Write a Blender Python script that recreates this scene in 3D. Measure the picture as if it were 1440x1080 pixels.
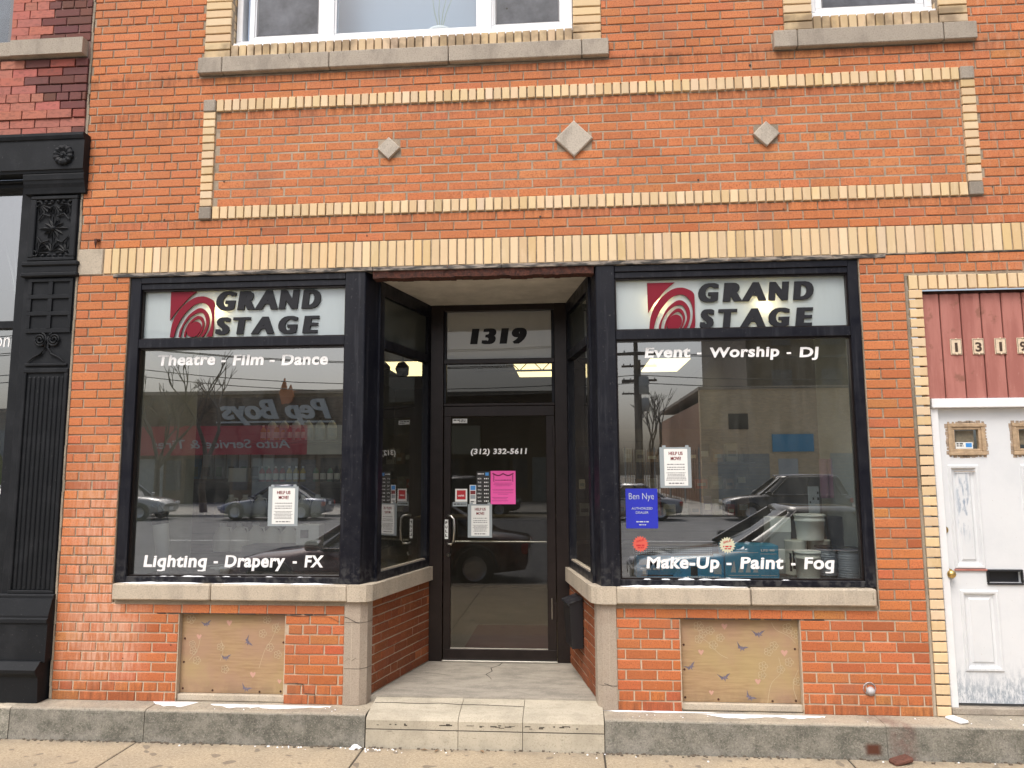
import bpy, math, random
from mathutils import Vector, Matrix, noise as mnoise
random.seed(7)
rad = math.radians
S = bpy.context.scene
for o in list(bpy.data.objects):
    bpy.data.objects.remove(o, do_unlink=True)

# ------------------------------------------------------------------ camera
cam = bpy.data.cameras.new('camera')
cam.lens = 26.0; cam.sensor_width = 36.0; cam.sensor_fit = 'HORIZONTAL'
cam.clip_start = 0.05; cam.clip_end = 600
CAM = Vector((0.0, -5.482, 1.9))
def cam_axes(yaw, pitch, roll):
    f = Vector((math.sin(yaw)*math.cos(pitch), math.cos(yaw)*math.cos(pitch), math.sin(pitch)))
    r0 = Vector((math.cos(yaw), -math.sin(yaw), 0)); u0 = r0.cross(f)
    r = math.cos(roll)*r0 + math.sin(roll)*u0
    u = -math.sin(roll)*r0 + math.cos(roll)*u0
    return r, u, f
CR, CU, CF = cam_axes(rad(-4.4133), rad(6.6604), rad(-0.2713))
camo = bpy.data.objects.new('camera', cam)
S.collection.objects.link(camo)
m = Matrix.Identity(4)
for i in range(3):
    m[i][0] = CR[i]; m[i][1] = CU[i]; m[i][2] = -CF[i]; m[i][3] = CAM[i]
camo.matrix_world = m
S.camera = camo
# ------------------------------------------------------------------ world, sun, exposure
SUN_EL, SUN_AZ = rad(58), rad(198)      # azimuth of the sun seen from above, 180 = from -Y
W = bpy.data.worlds.new('World'); S.world = W; W.use_nodes = True
wn = W.node_tree.nodes; wl = W.node_tree.links
bg = wn['Background']; sky = wn.new('ShaderNodeTexSky'); sky.sky_type = 'NISHITA'
sky.sun_disc = False; sky.sun_elevation = SUN_EL; sky.sun_rotation = SUN_AZ
sky.air_density = 1.0; sky.dust_density = 6.0; sky.ozone_density = 1.0
hs = wn.new('ShaderNodeHueSaturation'); hs.inputs['Saturation'].default_value = 0.60
wl.new(sky.outputs[0], hs.inputs['Color']); wl.new(hs.outputs[0], bg.inputs['Color'])
bg.inputs['Strength'].default_value = 0.15
sl = bpy.data.lights.new('sun', 'SUN'); sl.energy = 0.95; sl.angle = rad(22); sl.color = (1.0, 0.95, 0.88)
so = bpy.data.objects.new('sun', sl); S.collection.objects.link(so)
sd = Vector((-0.22, -0.66, 1.10)).normalized()
so.rotation_euler = sd.to_track_quat('Z', 'Y').to_euler(); so.location = (0, -10, 20)
S.view_settings.view_transform = 'Standard'; S.view_settings.look = 'None'
S.view_settings.exposure = 0.56; S.view_settings.gamma = 1.0
S.view_settings.use_curve_mapping = False
S.render.engine = 'CYCLES'
S.cycles.use_denoising = True
S.cycles.max_bounces = 8; S.cycles.transparent_max_bounces = 24
S.cycles.diffuse_bounces = 4; S.cycles.glossy_bounces = 4
S.cycles.caustics_reflective = False; S.cycles.caustics_refractive = False
S.cycles.sample_clamp_indirect = 4

# ------------------------------------------------------------------ helpers
COL = S.collection
class MB:
    """collects polygons; build() links them as one mesh object"""
    def __init__(s): s.v = []; s.f = []; s.t = []; s.mi = []; s.sm = []
    def poly(s, pts, tint=(1, 1, 1), mi=0, smooth=False):
        b = len(s.v); s.v += [tuple(p) for p in pts]; s.t += [tint]*len(pts)
        s.f.append(tuple(range(b, b+len(pts)))); s.mi.append(mi); s.sm.append(smooth)
    def mesh(s, vs, fs, tint=(1, 1, 1), mi=0, smooth=False):
        b = len(s.v); s.v += [tuple(p) for p in vs]; s.t += [tint]*len(vs)
        for f in fs: s.f.append(tuple(b+i for i in f)); s.mi.append(mi); s.sm.append(smooth)
    def box(s, x0, x1, y0, y1, z0, z1, tint=(1, 1, 1), mi=0, M=None, ch=0.0):
        if ch <= 0:
            vs = [(x, y, z) for x in (x0, x1) for y in (y0, y1) for z in (z0, z1)]
            fs = [(0, 1, 3, 2), (4, 6, 7, 5), (0, 4, 5, 1), (2, 3, 7, 6), (0, 2, 6, 4), (1, 5, 7, 3)]
        else:
            lo = (x0, y0, z0); hi = (x1, y1, z1); vs = []; ids = {}
            for sx in (0, 1):
                for sy in (0, 1):
                    for sz in (0, 1):
                        c = [hi[k] if q else lo[k] for k, q in enumerate((sx, sy, sz))]
                        i = [c[k] + (-ch if q else ch) for k, q in enumerate((sx, sy, sz))]
                        ids[sx, sy, sz] = len(vs)
                        vs += [(c[0], i[1], i[2]), (i[0], c[1], i[2]), (i[0], i[1], c[2])]
            I = ids; fs = []
            for a in (0, 1):
                fs.append([I[a, 0, 0], I[a, 1, 0], I[a, 1, 1], I[a, 0, 1]][::1 if a else -1])
                fs.append([I[0, a, 0]+1, I[1, a, 0]+1, I[1, a, 1]+1, I[0, a, 1]+1][::-1 if a else 1])
                fs.append([I[0, 0, a]+2, I[1, 0, a]+2, I[1, 1, a]+2, I[0, 1, a]+2][::1 if a else -1])
            for a in (0, 1):
                for b in (0, 1):
                    fs.append([I[0, a, b]+1, I[1, a, b]+1, I[1, a, b]+2, I[0, a, b]+2])
                    fs.append([I[a, 0, b]+0, I[a, 1, b]+0, I[a, 1, b]+2, I[a, 0, b]+2])
                    fs.append([I[a, b, 0]+0, I[a, b, 1]+0, I[a, b, 1]+1, I[a, b, 0]+1])
            for k in I.values(): fs.append([k, k+1, k+2])
        if M is not None: vs = [tuple(M @ Vector(p)) for p in vs]
        s.mesh(vs, fs, tint, mi)
        return s
    def prism(s, pts, vec, tint=(1, 1, 1), mi=0, cap=True, smooth=False):
        vec = Vector(vec); n = len(pts); a = [Vector(p) for p in pts]; b = [p+vec for p in a]
        s.mesh(a+b, [(i, (i+1) % n, n+(i+1) % n, n+i) for i in range(n)], tint, mi, smooth)
        if cap: s.poly(a[::-1], tint, mi); s.poly(b, tint, mi)
        return s
    def tube(s, pts, r, n=8, tint=(1, 1, 1), mi=0, cap=True, smooth=True):
        pts = [Vector(p) for p in pts]; rs = r if isinstance(r, (list, tuple)) else [r]*len(pts)
        vs = []; m_ = len(pts)
        for i, p in enumerate(pts):
            d = (pts[min(i+1, m_-1)]-pts[max(i-1, 0)]).normalized()
            up = Vector((0, 0, 1)) if abs(d.z) < .9 else Vector((1, 0, 0))
            a = d.cross(up).normalized(); b = d.cross(a)
            for k in range(n):
                t = 2*math.pi*k/n; vs.append(p + rs[i]*(math.cos(t)*a+math.sin(t)*b))
        fs = [(i*n+k, i*n+(k+1) % n, (i+1)*n+(k+1) % n, (i+1)*n+k) for i in range(m_-1) for k in range(n)]
        s.mesh(vs, fs, tint, mi, smooth)
        if cap:
            s.poly(vs[:n][::-1], tint, mi); s.poly(vs[-n:], tint, mi)
        return s
    def lathe(s, prof, c=(0, 0, 0), n=20, tint=(1, 1, 1), mi=0, M=None, smooth=True):
        vs = []
        for r, z in prof:
            for k in range(n):
                t = 2*math.pi*k/n; p = Vector((r*math.cos(t), r*math.sin(t), z))
                if M is not None: p = M @ p
                vs.append(p+Vector(c))
        fs = [(i*n+k, i*n+(k+1) % n, (i+1)*n+(k+1) % n, (i+1)*n+k) for i in range(len(prof)-1) for k in range(n)]
        s.mesh(vs, fs, tint, mi, smooth); return s
    def build(s, name, mats, parent=None, label=None, cat=None, group=None, kind=None):
        me = bpy.data.meshes.new(name)
        me.from_pydata(s.v, [], s.f)
        for mt in (mats if isinstance(mats, (list, tuple)) else [mats]): me.materials.append(mt)
        me.polygons.foreach_set('material_index', s.mi)
        me.polygons.foreach_set('use_smooth', s.sm)
        ca = me.color_attributes.new('tint', 'FLOAT_COLOR', 'POINT')
        flat = []
        for t in s.t: flat += [t[0], t[1], t[2], 1.0]
        ca.data.foreach_set('color', flat)
        me.update()
        o = bpy.data.objects.new(name, me); COL.objects.link(o)
        if parent is not None: o.parent = parent
        tag(o, label, cat, group, kind); return o
def tag(o, label=None, cat=None, group=None, kind=None):
    if label: o['label'] = label
    if cat: o['category'] = cat
    if group: o['group'] = group
    if kind: o['kind'] = kind
    return o
def thing(name, label=None, cat=None, loc=(0, 0, 0), group=None, rz=0, parent=None, kind=None):
    o = bpy.data.objects.new(name, None); COL.objects.link(o); o.location = loc; o.rotation_euler = (0, 0, rz)
    o.empty_display_size = .05
    if parent is not None: o.parent = parent
    tag(o, label, cat, group, kind); return o
def copy_tree(o, parent=None):
    c = o.copy(); COL.objects.link(c)
    if parent is not None: c.parent = parent
    for ch in list(o.children): copy_tree(ch, c)
    return c

def bar(name, boxes, mtl, parent, ch=.003):
    for q in boxes:
        b = MB(); b.box(*q, ch=ch); o = b.build(name, mtl, parent)
    return o
# ---------------------------------------------------------------- materials
def nodes(name):
    mt = bpy.data.materials.new(name); mt.use_nodes = True
    nt = mt.node_tree; return mt, nt, nt.nodes, nt.links, nt.nodes['Principled BSDF']
def mat(name, col, rough=.6, metal=0., nscale=0, namt=.25, bump=0., bscale=None, spec=.5, streak=None, tint=False, coat=0., emit=None, estr=0., dirt=0.):
    mt, nt, N, L, P = nodes(name)
    P.inputs['Base Color'].default_value = (*col, 1); P.inputs['Roughness'].default_value = rough
    P.inputs['Metallic'].default_value = metal; P.inputs['Specular IOR Level'].default_value = spec
    P.inputs['Coat Weight'].default_value = coat
    if emit: P.inputs['Emission Color'].default_value = (*emit, 1); P.inputs['Emission Strength'].default_value = estr
    cur = None
    geo = N.new('ShaderNodeNewGeometry')
    if tint:
        at = N.new('ShaderNodeAttribute'); at.attribute_name = 'tint'
        mx = N.new('ShaderNodeMix'); mx.data_type = 'RGBA'; mx.blend_type = 'MULTIPLY'; mx.inputs[0].default_value = 1
        mx.inputs[6].default_value = (*col, 1); L.new(at.outputs['Color'], mx.inputs[7]); cur = mx.outputs[2]
    if nscale:
        nz = N.new('ShaderNodeTexNoise'); nz.inputs['Scale'].default_value = nscale; nz.inputs['Detail'].default_value = 8
        nz.inputs['Roughness'].default_value = .65
        vec = geo.outputs['Position']
        if streak:
            mp = N.new('ShaderNodeMapping'); mp.inputs['Scale'].default_value = streak; L.new(vec, mp.inputs[0]); vec = mp.outputs[0]
        L.new(vec, nz.inputs['Vector'])
        rp = N.new('ShaderNodeMapRange'); rp.inputs[1].default_value = .3; rp.inputs[2].default_value = .7
        rp.inputs[3].default_value = 1-namt; rp.inputs[4].default_value = 1+namt; L.new(nz.outputs[0], rp.inputs[0])
        vm = N.new('ShaderNodeVectorMath'); vm.operation = 'SCALE'
        if cur is not None: L.new(cur, vm.inputs[0])
        else: vm.inputs[0].default_value = col
        L.new(rp.outputs[0], vm.inputs['Scale']); cur = vm.outputs[0]
    if cur is not None: L.new(cur, P.inputs['Base Color'])
    if bump:
        nb = N.new('ShaderNodeTexNoise'); nb.inputs['Scale'].default_value = bscale or 120; nb.inputs['Detail'].default_value = 6
        L.new(geo.outputs['Position'], nb.inputs['Vector'])
        bp = N.new('ShaderNodeBump'); bp.inputs['Strength'].default_value = bump; bp.inputs['Distance'].default_value = .004
        L.new(nb.outputs[0], bp.inputs['Height']); L.new(bp.outputs[0], P.inputs['Normal'])
    return mt
def schlick(b, f0):
    # reflectance of a thin pane, the same from either side
    d = b.N.new('ShaderNodeVectorMath'); d.operation = 'DOT_PRODUCT'
    b.L.new(b.geo.outputs['Incoming'], d.inputs[0]); b.L.new(b.geo.outputs['Normal'], d.inputs[1])
    c = b.m('SUBTRACT', 1.0, b.m('ABSOLUTE', d.outputs['Value']), clamp=True)
    return b.m('ADD', f0, b.m('MULTIPLY', 1-f0, b.m('POWER', c, 5.0)))
class NB:
    """small node-building helper: scalar maths and masks on world position"""
    def __init__(s, nt):
        s.nt = nt; s.N = nt.nodes; s.L = nt.links; s.geo = s.N.new('ShaderNodeNewGeometry')
        s.sep = s.N.new('ShaderNodeSeparateXYZ'); s.L.new(s.geo.outputs['Position'], s.sep.inputs[0])
        s.X, s.Y, s.Z = s.sep.outputs
    def put(s, sock, v):
        if isinstance(v, (int, float)): sock.default_value = v
        elif isinstance(v, tuple): sock.default_value = (*v, 1) if len(v) == 3 and len(sock.default_value) == 4 else v
        else: s.L.new(v, sock)
    def m(s, op, a, b=0., c=None, clamp=False):
        n = s.N.new('ShaderNodeMath'); n.operation = op; n.use_clamp = clamp
        s.put(n.inputs[0], a); s.put(n.inputs[1], b)
        if c is not None: s.put(n.inputs[2], c)
        return n.outputs[0]
    def noise(s, scale, sc=(1, 1, 1), detail=6, rough=.6, off=(0, 0, 0)):
        mp = s.N.new('ShaderNodeMapping'); mp.inputs['Scale'].default_value = sc; mp.inputs['Location'].default_value = off
        s.L.new(s.geo.outputs['Position'], mp.inputs[0])
        n = s.N.new('ShaderNodeTexNoise'); n.inputs['Scale'].default_value = scale
        n.inputs['Detail'].default_value = detail; n.inputs['Roughness'].default_value = rough
        s.L.new(mp.outputs[0], n.inputs['Vector']); return n.outputs[0]
    def rng(s, v, a, b, c=0., d=1.):
        n = s.N.new('ShaderNodeMapRange'); n.interpolation_type = 'SMOOTHSTEP'
        s.put(n.inputs[0], v)
        for i, q in enumerate((a, b, c, d)): n.inputs[i+1].default_value = q
        return n.outputs[0]
    def bump_at(s, v, c, w): # soft window around c, half-width w
        d = s.m('ABSOLUTE', s.m('SUBTRACT', v, c)); return s.rng(d, w, w*.35, 0, 1)
    def mix(s, f, a, b, bt='MIX'):
        n = s.N.new('ShaderNodeMix'); n.data_type = 'RGBA'; n.blend_type = bt; s.put(n.inputs[0], f)
        s.put(n.inputs[6], a); s.put(n.inputs[7], b); return n.outputs[2]
    def tint(s):
        a = s.N.new('ShaderNodeAttribute'); a.attribute_name = 'tint'; return a.outputs['Color']
    def bump(s, h, st=.5, dist=.003):
        b = s.N.new('ShaderNodeBump'); b.inputs['Strength'].default_value = st; b.inputs['Distance'].default_value = dist
        s.L.new(h, b.inputs['Height']); return b.outputs[0]

def m_orange_brick():
    mt, nt, N, L, P = nodes('orange_brick'); b = NB(nt)
    fine = b.noise(95, detail=5, rough=.8); mid = b.noise(42, rough=.7); big = b.noise(.9, detail=4)
    low_ = b.rng(b.Z, 1.5, .5)
    c = b.mix(1., (.52, .172, .064), b.tint(), 'MULTIPLY')
    c = b.mix(b.rng(big, .35, .65, 0, .45), c, (.57, .222, .100))            # paler salmon areas
    up = b.rng(b.Z, 2.2, 4.2, 0, .40)
    c = b.mix(up, c, (.58, .222, .100))
    c = b.mix(b.m('MULTIPLY', low_, .55), c, b.mix(1., (.44, .125, .045), b.tint(), 'MULTIPLY'))
    c = b.mix(b.rng(fine, .50, .60, 0, .70), c, (.27, .082, .038))           # dark specks of iron
    c = b.mix(b.rng(mid, .56, .72, 0, .45), c, (.66, .33, .20))
    # pale lime bloom running down the left pier
    st = b.noise(9, (5, 1, .55), detail=5, rough=.7)
    ms = b.m('MULTIPLY', b.bump_at(b.X, -3.52, .42), b.m('MULTIPLY', b.rng(b.Z, 2.5, 1.3), b.rng(b.Z, .25, .5)))
    ms = b.m('MULTIPLY', ms, b.rng(st, .40, .62, .12, .78))
    c = b.mix(ms, c, (.66, .40, .29))
    # rust run-off by the right window head, grey wash under the sills
    ms2 = b.m('MULTIPLY', b.bump_at(b.X, 3.18, .38), b.rng(b.noise(7, (3, 1, .8), off=(3, 1, 0)), .5, .72, 0, .6))
    c = b.mix(ms2, c, (.60, .33, .20))
    gr = b.m('MULTIPLY', b.rng(b.noise(2.5, (1, 1, .6), off=(9, 0, 2)), .52, .7), .28)
    c = b.mix(gr, c, (.22, .13, .10))
    # soot runs hanging below the stone sills and the raised bands
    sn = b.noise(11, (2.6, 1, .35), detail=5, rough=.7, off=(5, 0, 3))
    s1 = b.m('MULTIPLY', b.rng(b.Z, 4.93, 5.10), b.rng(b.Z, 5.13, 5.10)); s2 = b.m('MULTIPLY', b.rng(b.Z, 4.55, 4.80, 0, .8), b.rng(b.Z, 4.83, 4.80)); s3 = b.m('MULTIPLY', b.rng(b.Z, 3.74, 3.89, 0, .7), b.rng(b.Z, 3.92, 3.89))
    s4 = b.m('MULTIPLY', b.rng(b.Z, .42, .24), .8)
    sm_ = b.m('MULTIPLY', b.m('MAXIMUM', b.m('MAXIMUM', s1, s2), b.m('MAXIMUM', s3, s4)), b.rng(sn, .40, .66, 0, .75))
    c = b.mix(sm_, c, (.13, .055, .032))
    wide = b.rng(b.noise(1.5, (.7, 1, 1.6), detail=3, off=(12, 3, 5)), .42, .68, 0, .17)
    c = b.mix(wide, c, (.27, .095, .045))
    L.new(c, P.inputs['Base Color']); P.inputs['Roughness'].default_value = .82
    P.inputs['Specular IOR Level'].default_value = .25
    h = b.m('ADD', b.m('MULTIPLY', fine, .6), mid)
    L.new(b.bump(h, .55, .003), P.inputs['Normal']); return mt
def m_cream_brick():
    mt, nt, N, L, P = nodes('cream_brick'); b = NB(nt)
    c = b.mix(1., (.67, .50, .30), b.tint(), 'MULTIPLY')
    c = b.mix(b.rng(b.noise(5, (3, 1, 1)), .5, .72, 0, .35), c, (.78, .62, .42))
    c = b.mix(b.rng(b.noise(160, detail=3), .6, .75, 0, .35), c, (.38, .25, .12))
    # soot on the brick sills under the upper windows
    s1 = b.m('MULTIPLY', b.m('MULTIPLY', b.rng(b.Z, 5.2, 5.26), b.rng(b.Z, 5.40, 5.35)), b.rng(b.noise(3, off=(4, 4, 4)), .40, .60, .15, .75))
    c = b.mix(s1, c, (.17, .12, .075))
    L.new(c, P.inputs['Base Color']); P.inputs['Roughness'].default_value = .7; P.inputs['Specular IOR Level'].default_value = .3
    L.new(b.bump(b.noise(140, (1.6, 1, .4)), .35, .002), P.inputs['Normal']); return mt
def m_mortar(name='mortar', col=(.385, .31, .23)):
    mt, nt, N, L, P = nodes(name); b = NB(nt)
    c = b.mix(b.rng(b.noise(3), .38, .62), col, tuple(q*.62 for q in col))
    c = b.mix(b.rng(b.noise(90), .45, .75, 0, .5), c, tuple(min(1, q*1.5) for q in col))
    lo = b.rng(b.Z, 1.2, .5, 0, .55)
    c = b.mix(lo, c, tuple(min(1, q*1.75) for q in col))
    L.new(c, P.inputs['Base Color']); P.inputs['Roughness'].default_value = .95
    L.new(b.bump(b.noise(150), .8, .004), P.inputs['Normal']); return mt
def m_red_brick():
    mt, nt, N, L, P = nodes('red_painted_brick'); b = NB(nt)
    c = b.mix(1., (.135, .043, .036), b.tint(), 'MULTIPLY')
    c = b.mix(b.rng(b.noise(26, (1, 1, 2.4)), .45, .7, 0, .45), c, (.085, .04, .032))
    c = b.mix(b.rng(b.noise(200), .58, .75, 0, .4), c, (.30, .14, .11))
    L.new(c, P.inputs['Base Color']); P.inputs['Roughness'].default_value = .8
    L.new(b.bump(b.noise(90), .6, .004), P.inputs['Normal']); return mt
def m_stone(name, col, dark, streaks=.5, rough=.9):
    mt, nt, N, L, P = nodes(name); b = NB(nt)
    c = b.mix(1., col, b.tint(), 'MULTIPLY')
    c = b.mix(b.rng(b.noise(6, (1, 1, .5), rough=.7), .42, .70, 0, streaks), c, dark)
    c = b.mix(b.rng(b.noise(95, detail=4, rough=.8), .50, .62, 0, .55), c, tuple(q*.5 for q in col))
    c = b.mix(b.rng(b.noise(120, detail=2, off=(2, 5, 1)), .60, .72, 0, .45), c, tuple(min(1, q*1.5) for q in col))
    L.new(c, P.inputs['Base Color']); P.inputs['Roughness'].default_value = rough
    P.inputs['Specular IOR Level'].default_value = .25
    L.new(b.bump(b.noise(110, rough=.8), .7, .005), P.inputs['Normal']); return mt
def m_curb():
    mt, nt, N, L, P = nodes('old_concrete'); b = NB(nt)
    n1 = b.noise(3.0, rough=.72); n2 = b.noise(8, (1, 1, 1.3), detail=8, rough=.82)
    front = b.rng(b.Z, .212, .195)       # the front face is darker and mottled, the tread lighter
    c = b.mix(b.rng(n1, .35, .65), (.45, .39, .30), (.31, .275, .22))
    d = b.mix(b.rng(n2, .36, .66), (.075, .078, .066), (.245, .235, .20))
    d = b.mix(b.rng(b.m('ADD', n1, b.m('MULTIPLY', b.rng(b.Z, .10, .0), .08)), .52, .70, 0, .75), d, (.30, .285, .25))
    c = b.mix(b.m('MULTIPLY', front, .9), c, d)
    c = b.mix(b.rng(b.noise(90, detail=4, rough=.8), .53, .63, 0, .55), c, (.42, .39, .33))
    c = b.mix(b.rng(b.noise(80, detail=4, rough=.8, off=(7, 7, 7)), .53, .63, 0, .5), c, (.05, .05, .04))
    c = b.mix(1., c, b.tint(), 'MULTIPLY')
    # rust stain at the right
    r1 = b.m('MULTIPLY', b.bump_at(b.m('ADD', b.X, b.m('MULTIPLY', b.Y, .6)), 2.05, .11), b.rng(b.noise(14), .36, .6, .2, .85))
    c = b.mix(b.m('MULTIPLY', r1, .55), c, (.15, .055, .045))
    r2 = b.m('MULTIPLY', b.bump_at(b.X, 1.97, .07), b.bump_at(b.Z, .06, .05))
    c = b.mix(r2, c, (.09, .03, .015))
    L.new(c, P.inputs['Base Color']); P.inputs['Roughness'].default_value = .92
    L.new(b.bump(b.noise(70, rough=.8), .8, .006), P.inputs['Normal']); return mt
def m_pavement():
    mt, nt, N, L, P = nodes('pavement_concrete'); b = NB(nt)
    n1 = b.noise(1.6, rough=.65); n2 = b.noise(14, rough=.75)
    c = b.mix(b.rng(n1, .35, .65), (.47, .385, .27), (.39, .325, .235))
    c = b.mix(1., c, b.tint(), 'MULTIPLY')
    c = b.mix(b.rng(n2, .52, .75, 0, .4), c, (.30, .25, .18))
    c = b.mix(b.rng(b.noise(55, detail=5, rough=.85), .50, .60, 0, .65), c, (.22, .175, .115))
    c = b.mix(b.rng(b.noise(60, detail=5, rough=.85, off=(5, 2, 0)), .53, .63, 0, .6), c, (.66, .58, .45))
    c = b.mix(b.rng(b.noise(9, detail=1, rough=.2, off=(1, 8, 0)), .69, .72, 0, .6), c, (.13, .11, .09))
    edge = b.m('MULTIPLY', b.rng(b.Y, -.33, -.20), b.rng(b.noise(10), .35, .65, .1, .7))
    c = b.mix(edge, c, (.20, .17, .13))
    L.new(c, P.inputs['Base Color']); P.inputs['Roughness'].default_value = .93
    L.new(b.bump(b.noise(190, rough=.8), .7, .004), P.inputs['Normal']); return mt
def m_step(name, ca, cb, cc):
    mt, nt, N, L, P = nodes(name); b = NB(nt)
    c = b.mix(b.rng(b.noise(3.5, (1, 2.2, 1), rough=.7), .36, .66), ca, cb)
    c = b.mix(b.rng(b.noise(90, detail=4, rough=.8), .52, .64, 0, .5), c, cc)
    c = b.mix(b.rng(b.noise(11, (1, 3, 4), detail=3), .66, .74, 0, .6), c, tuple(q*.35 for q in ca))
    L.new(c, P.inputs['Base Color']); P.inputs['Roughness'].default_value = .9
    L.new(b.bump(b.noise(120, rough=.8), .5, .004), P.inputs['Normal']); return mt
def m_black():
    mt, nt, N, L, P = nodes('black_gloss_paint'); b = NB(nt)
    c = b.mix(b.rng(b.noise(6, (1, 1, .4)), .45, .72, 0, .5), (.0055, .006, .011), (.016, .017, .022))
    c = b.mix(b.rng(b.noise(70, detail=2, off=(1, 7, 3)), .68, .73, 0, .6), c, (.09, .09, .09))
    c = b.mix(b.rng(b.noise(3, (9, 9, .5), rough=.7, off=(4, 4, 4)), .52, .68, 0, .55), c, (.035, .037, .045))
    c = b.mix(b.m('MULTIPLY', b.rng(b.Z, 1.3, 1.07), b.rng(b.noise(20), .45, .6, 0, .6)), c, (.07, .07, .07))
    P.inputs['Specular IOR Level'].default_value = .28
    L.new(c, P.inputs['Base Color'])
    r = b.rng(b.noise(12), .3, .7, .30, .5); L.new(r, P.inputs['Roughness'])
    L.new(b.bump(b.noise(40), .15, .002), P.inputs['Normal']); return mt
def m_iron():
    mt, nt, N, L, P = nodes('black_painted_iron'); b = NB(nt)
    c = b.mix(b.rng(b.noise(5), .45, .72, 0, .5), (.009, .0105, .013), (.026, .028, .032))
    c = b.mix(b.rng(b.noise(60, detail=3), .66, .75, 0, .5), c, (.10, .10, .10))
    P.inputs['Specular IOR Level'].default_value = .22
    L.new(c, P.inputs['Base Color']); P.inputs['Roughness'].default_value = .6
    L.new(b.bump(b.noise(60), .35, .003), P.inputs['Normal']); return mt
def m_ply():
    mt, nt, N, L, P = nodes('painted_plywood'); b = NB(nt)
    g = b.noise(5, (1.2, 1, 14), detail=7, rough=.7)
    c = b.mix(b.rng(g, .35, .68), (.40, .27, .145), (.30, .19, .10))
    c = b.mix(b.rng(b.noise(2.2, off=(3, 3, 3)), .42, .62, 0, .7), c, (.36, .22, .15))
    c = b.mix(b.rng(b.noise(1.6, off=(0, 6, 1)), .45, .65, 0, .5), c, (.40, .315, .14))
    low = b.m('MULTIPLY', b.rng(b.Z, .40, .24), b.rng(b.noise(9, (1, 1, .5)), .3, .6))
    c = b.mix(b.m('MULTIPLY', low, .55), c, (.15, .10, .06))
    c = b.mix(b.rng(b.noise(60, (1, 1, 12)), .60, .75, 0, .35), c, (.18, .11, .05))
    L.new(c, P.inputs['Base Color']); P.inputs['Roughness'].default_value = .7
    L.new(b.bump(g, .25, .003), P.inputs['Normal']); return mt
def m_white_door():
    mt, nt, N, L, P = nodes('chipped_white_paint'); b = NB(nt)
    c = b.mix(b.rng(b.noise(3), .4, .7, 0, .4), (.67, .69, .71), (.55, .58, .61))
    m1 = b.m('MULTIPLY', b.rng(b.m('ADD', b.Z, b.m('MULTIPLY', b.noise(6, off=(1, 0, 0)), .35)), .78, .50), b.rng(b.noise(24, (1.7, 1, .5), rough=.88), .42, .58))
    c = b.mix(b.m('MULTIPLY', m1, .85), c, (.20, .25, .31))
    m2 = b.m('MULTIPLY', b.bump_at(b.X, 2.80, .06), b.m('MULTIPLY', b.bump_at(b.Z, 1.65, .30), b.rng(b.noise(22, (2, 1, .4)), .48, .60)))
    c = b.mix(m2, c, (.28, .34, .42))
    c = b.mix(b.rng(b.noise(50, (1, 1, 1)), .68, .74, 0, .6), c, (.45, .42, .38))
    L.new(c, P.inputs['Base Color']); P.inputs['Roughness'].default_value = .55
    L.new(b.bump(b.noise(60), .2, .003), P.inputs['Normal']); return mt
def m_red_board():
    mt, nt, N, L, P = nodes('faded_red_paint'); b = NB(nt)
    c = b.mix(b.rng(b.noise(3, (4, 1, .6)), .38, .66), (.42, .170, .140), (.33, .120, .098))
    c = b.mix(b.rng(b.noise(9, (1, 1, 1), off=(2, 2, 2)), .58, .70, 0, .6), c, (.17, .075, .045))
    c = b.mix(b.rng(b.noise(28, (3, 1, 1)), .62, .72, 0, .5), c, (.44, .22, .18))
    L.new(c, P.inputs['Base Color']); P.inputs['Roughness'].default_value = .75
    L.new(b.bump(b.noise(40, (3, 1, .5)), .3, .003), P.inputs['Normal']); return mt
def m_rust():
    mt, nt, N, L, P = nodes('rusted_steel'); b = NB(nt)
    c = b.mix(b.rng(b.noise(40), .35, .65), (.10, .032, .020), (.035, .014, .011))
    c = b.mix(b.rng(b.noise(90), .60, .72, 0, .6), c, (.26, .13, .09))
    L.new(c, P.inputs['Base Color']); P.inputs['Roughness'].default_value = .9
    L.new(b.bump(b.noise(70, rough=.8), 1., .01), P.inputs['Normal']); return mt
def m_lintel():
    mt, nt, N, L, P = nodes('peeling_grey_steel'); b = NB(nt)
    c = b.mix(b.rng(b.noise(7, (1, 1, 6)), .42, .60), (.045, .043, .042), (.30, .26, .22))
    c = b.mix(b.rng(b.noise(30), .62, .72, 0, .8), c, (.10, .04, .025))
    L.new(c, P.inputs['Base Color']); P.inputs['Roughness'].default_value = .8
    L.new(b.bump(b.noise(50), .7, .006), P.inputs['Normal']); return mt
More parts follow.
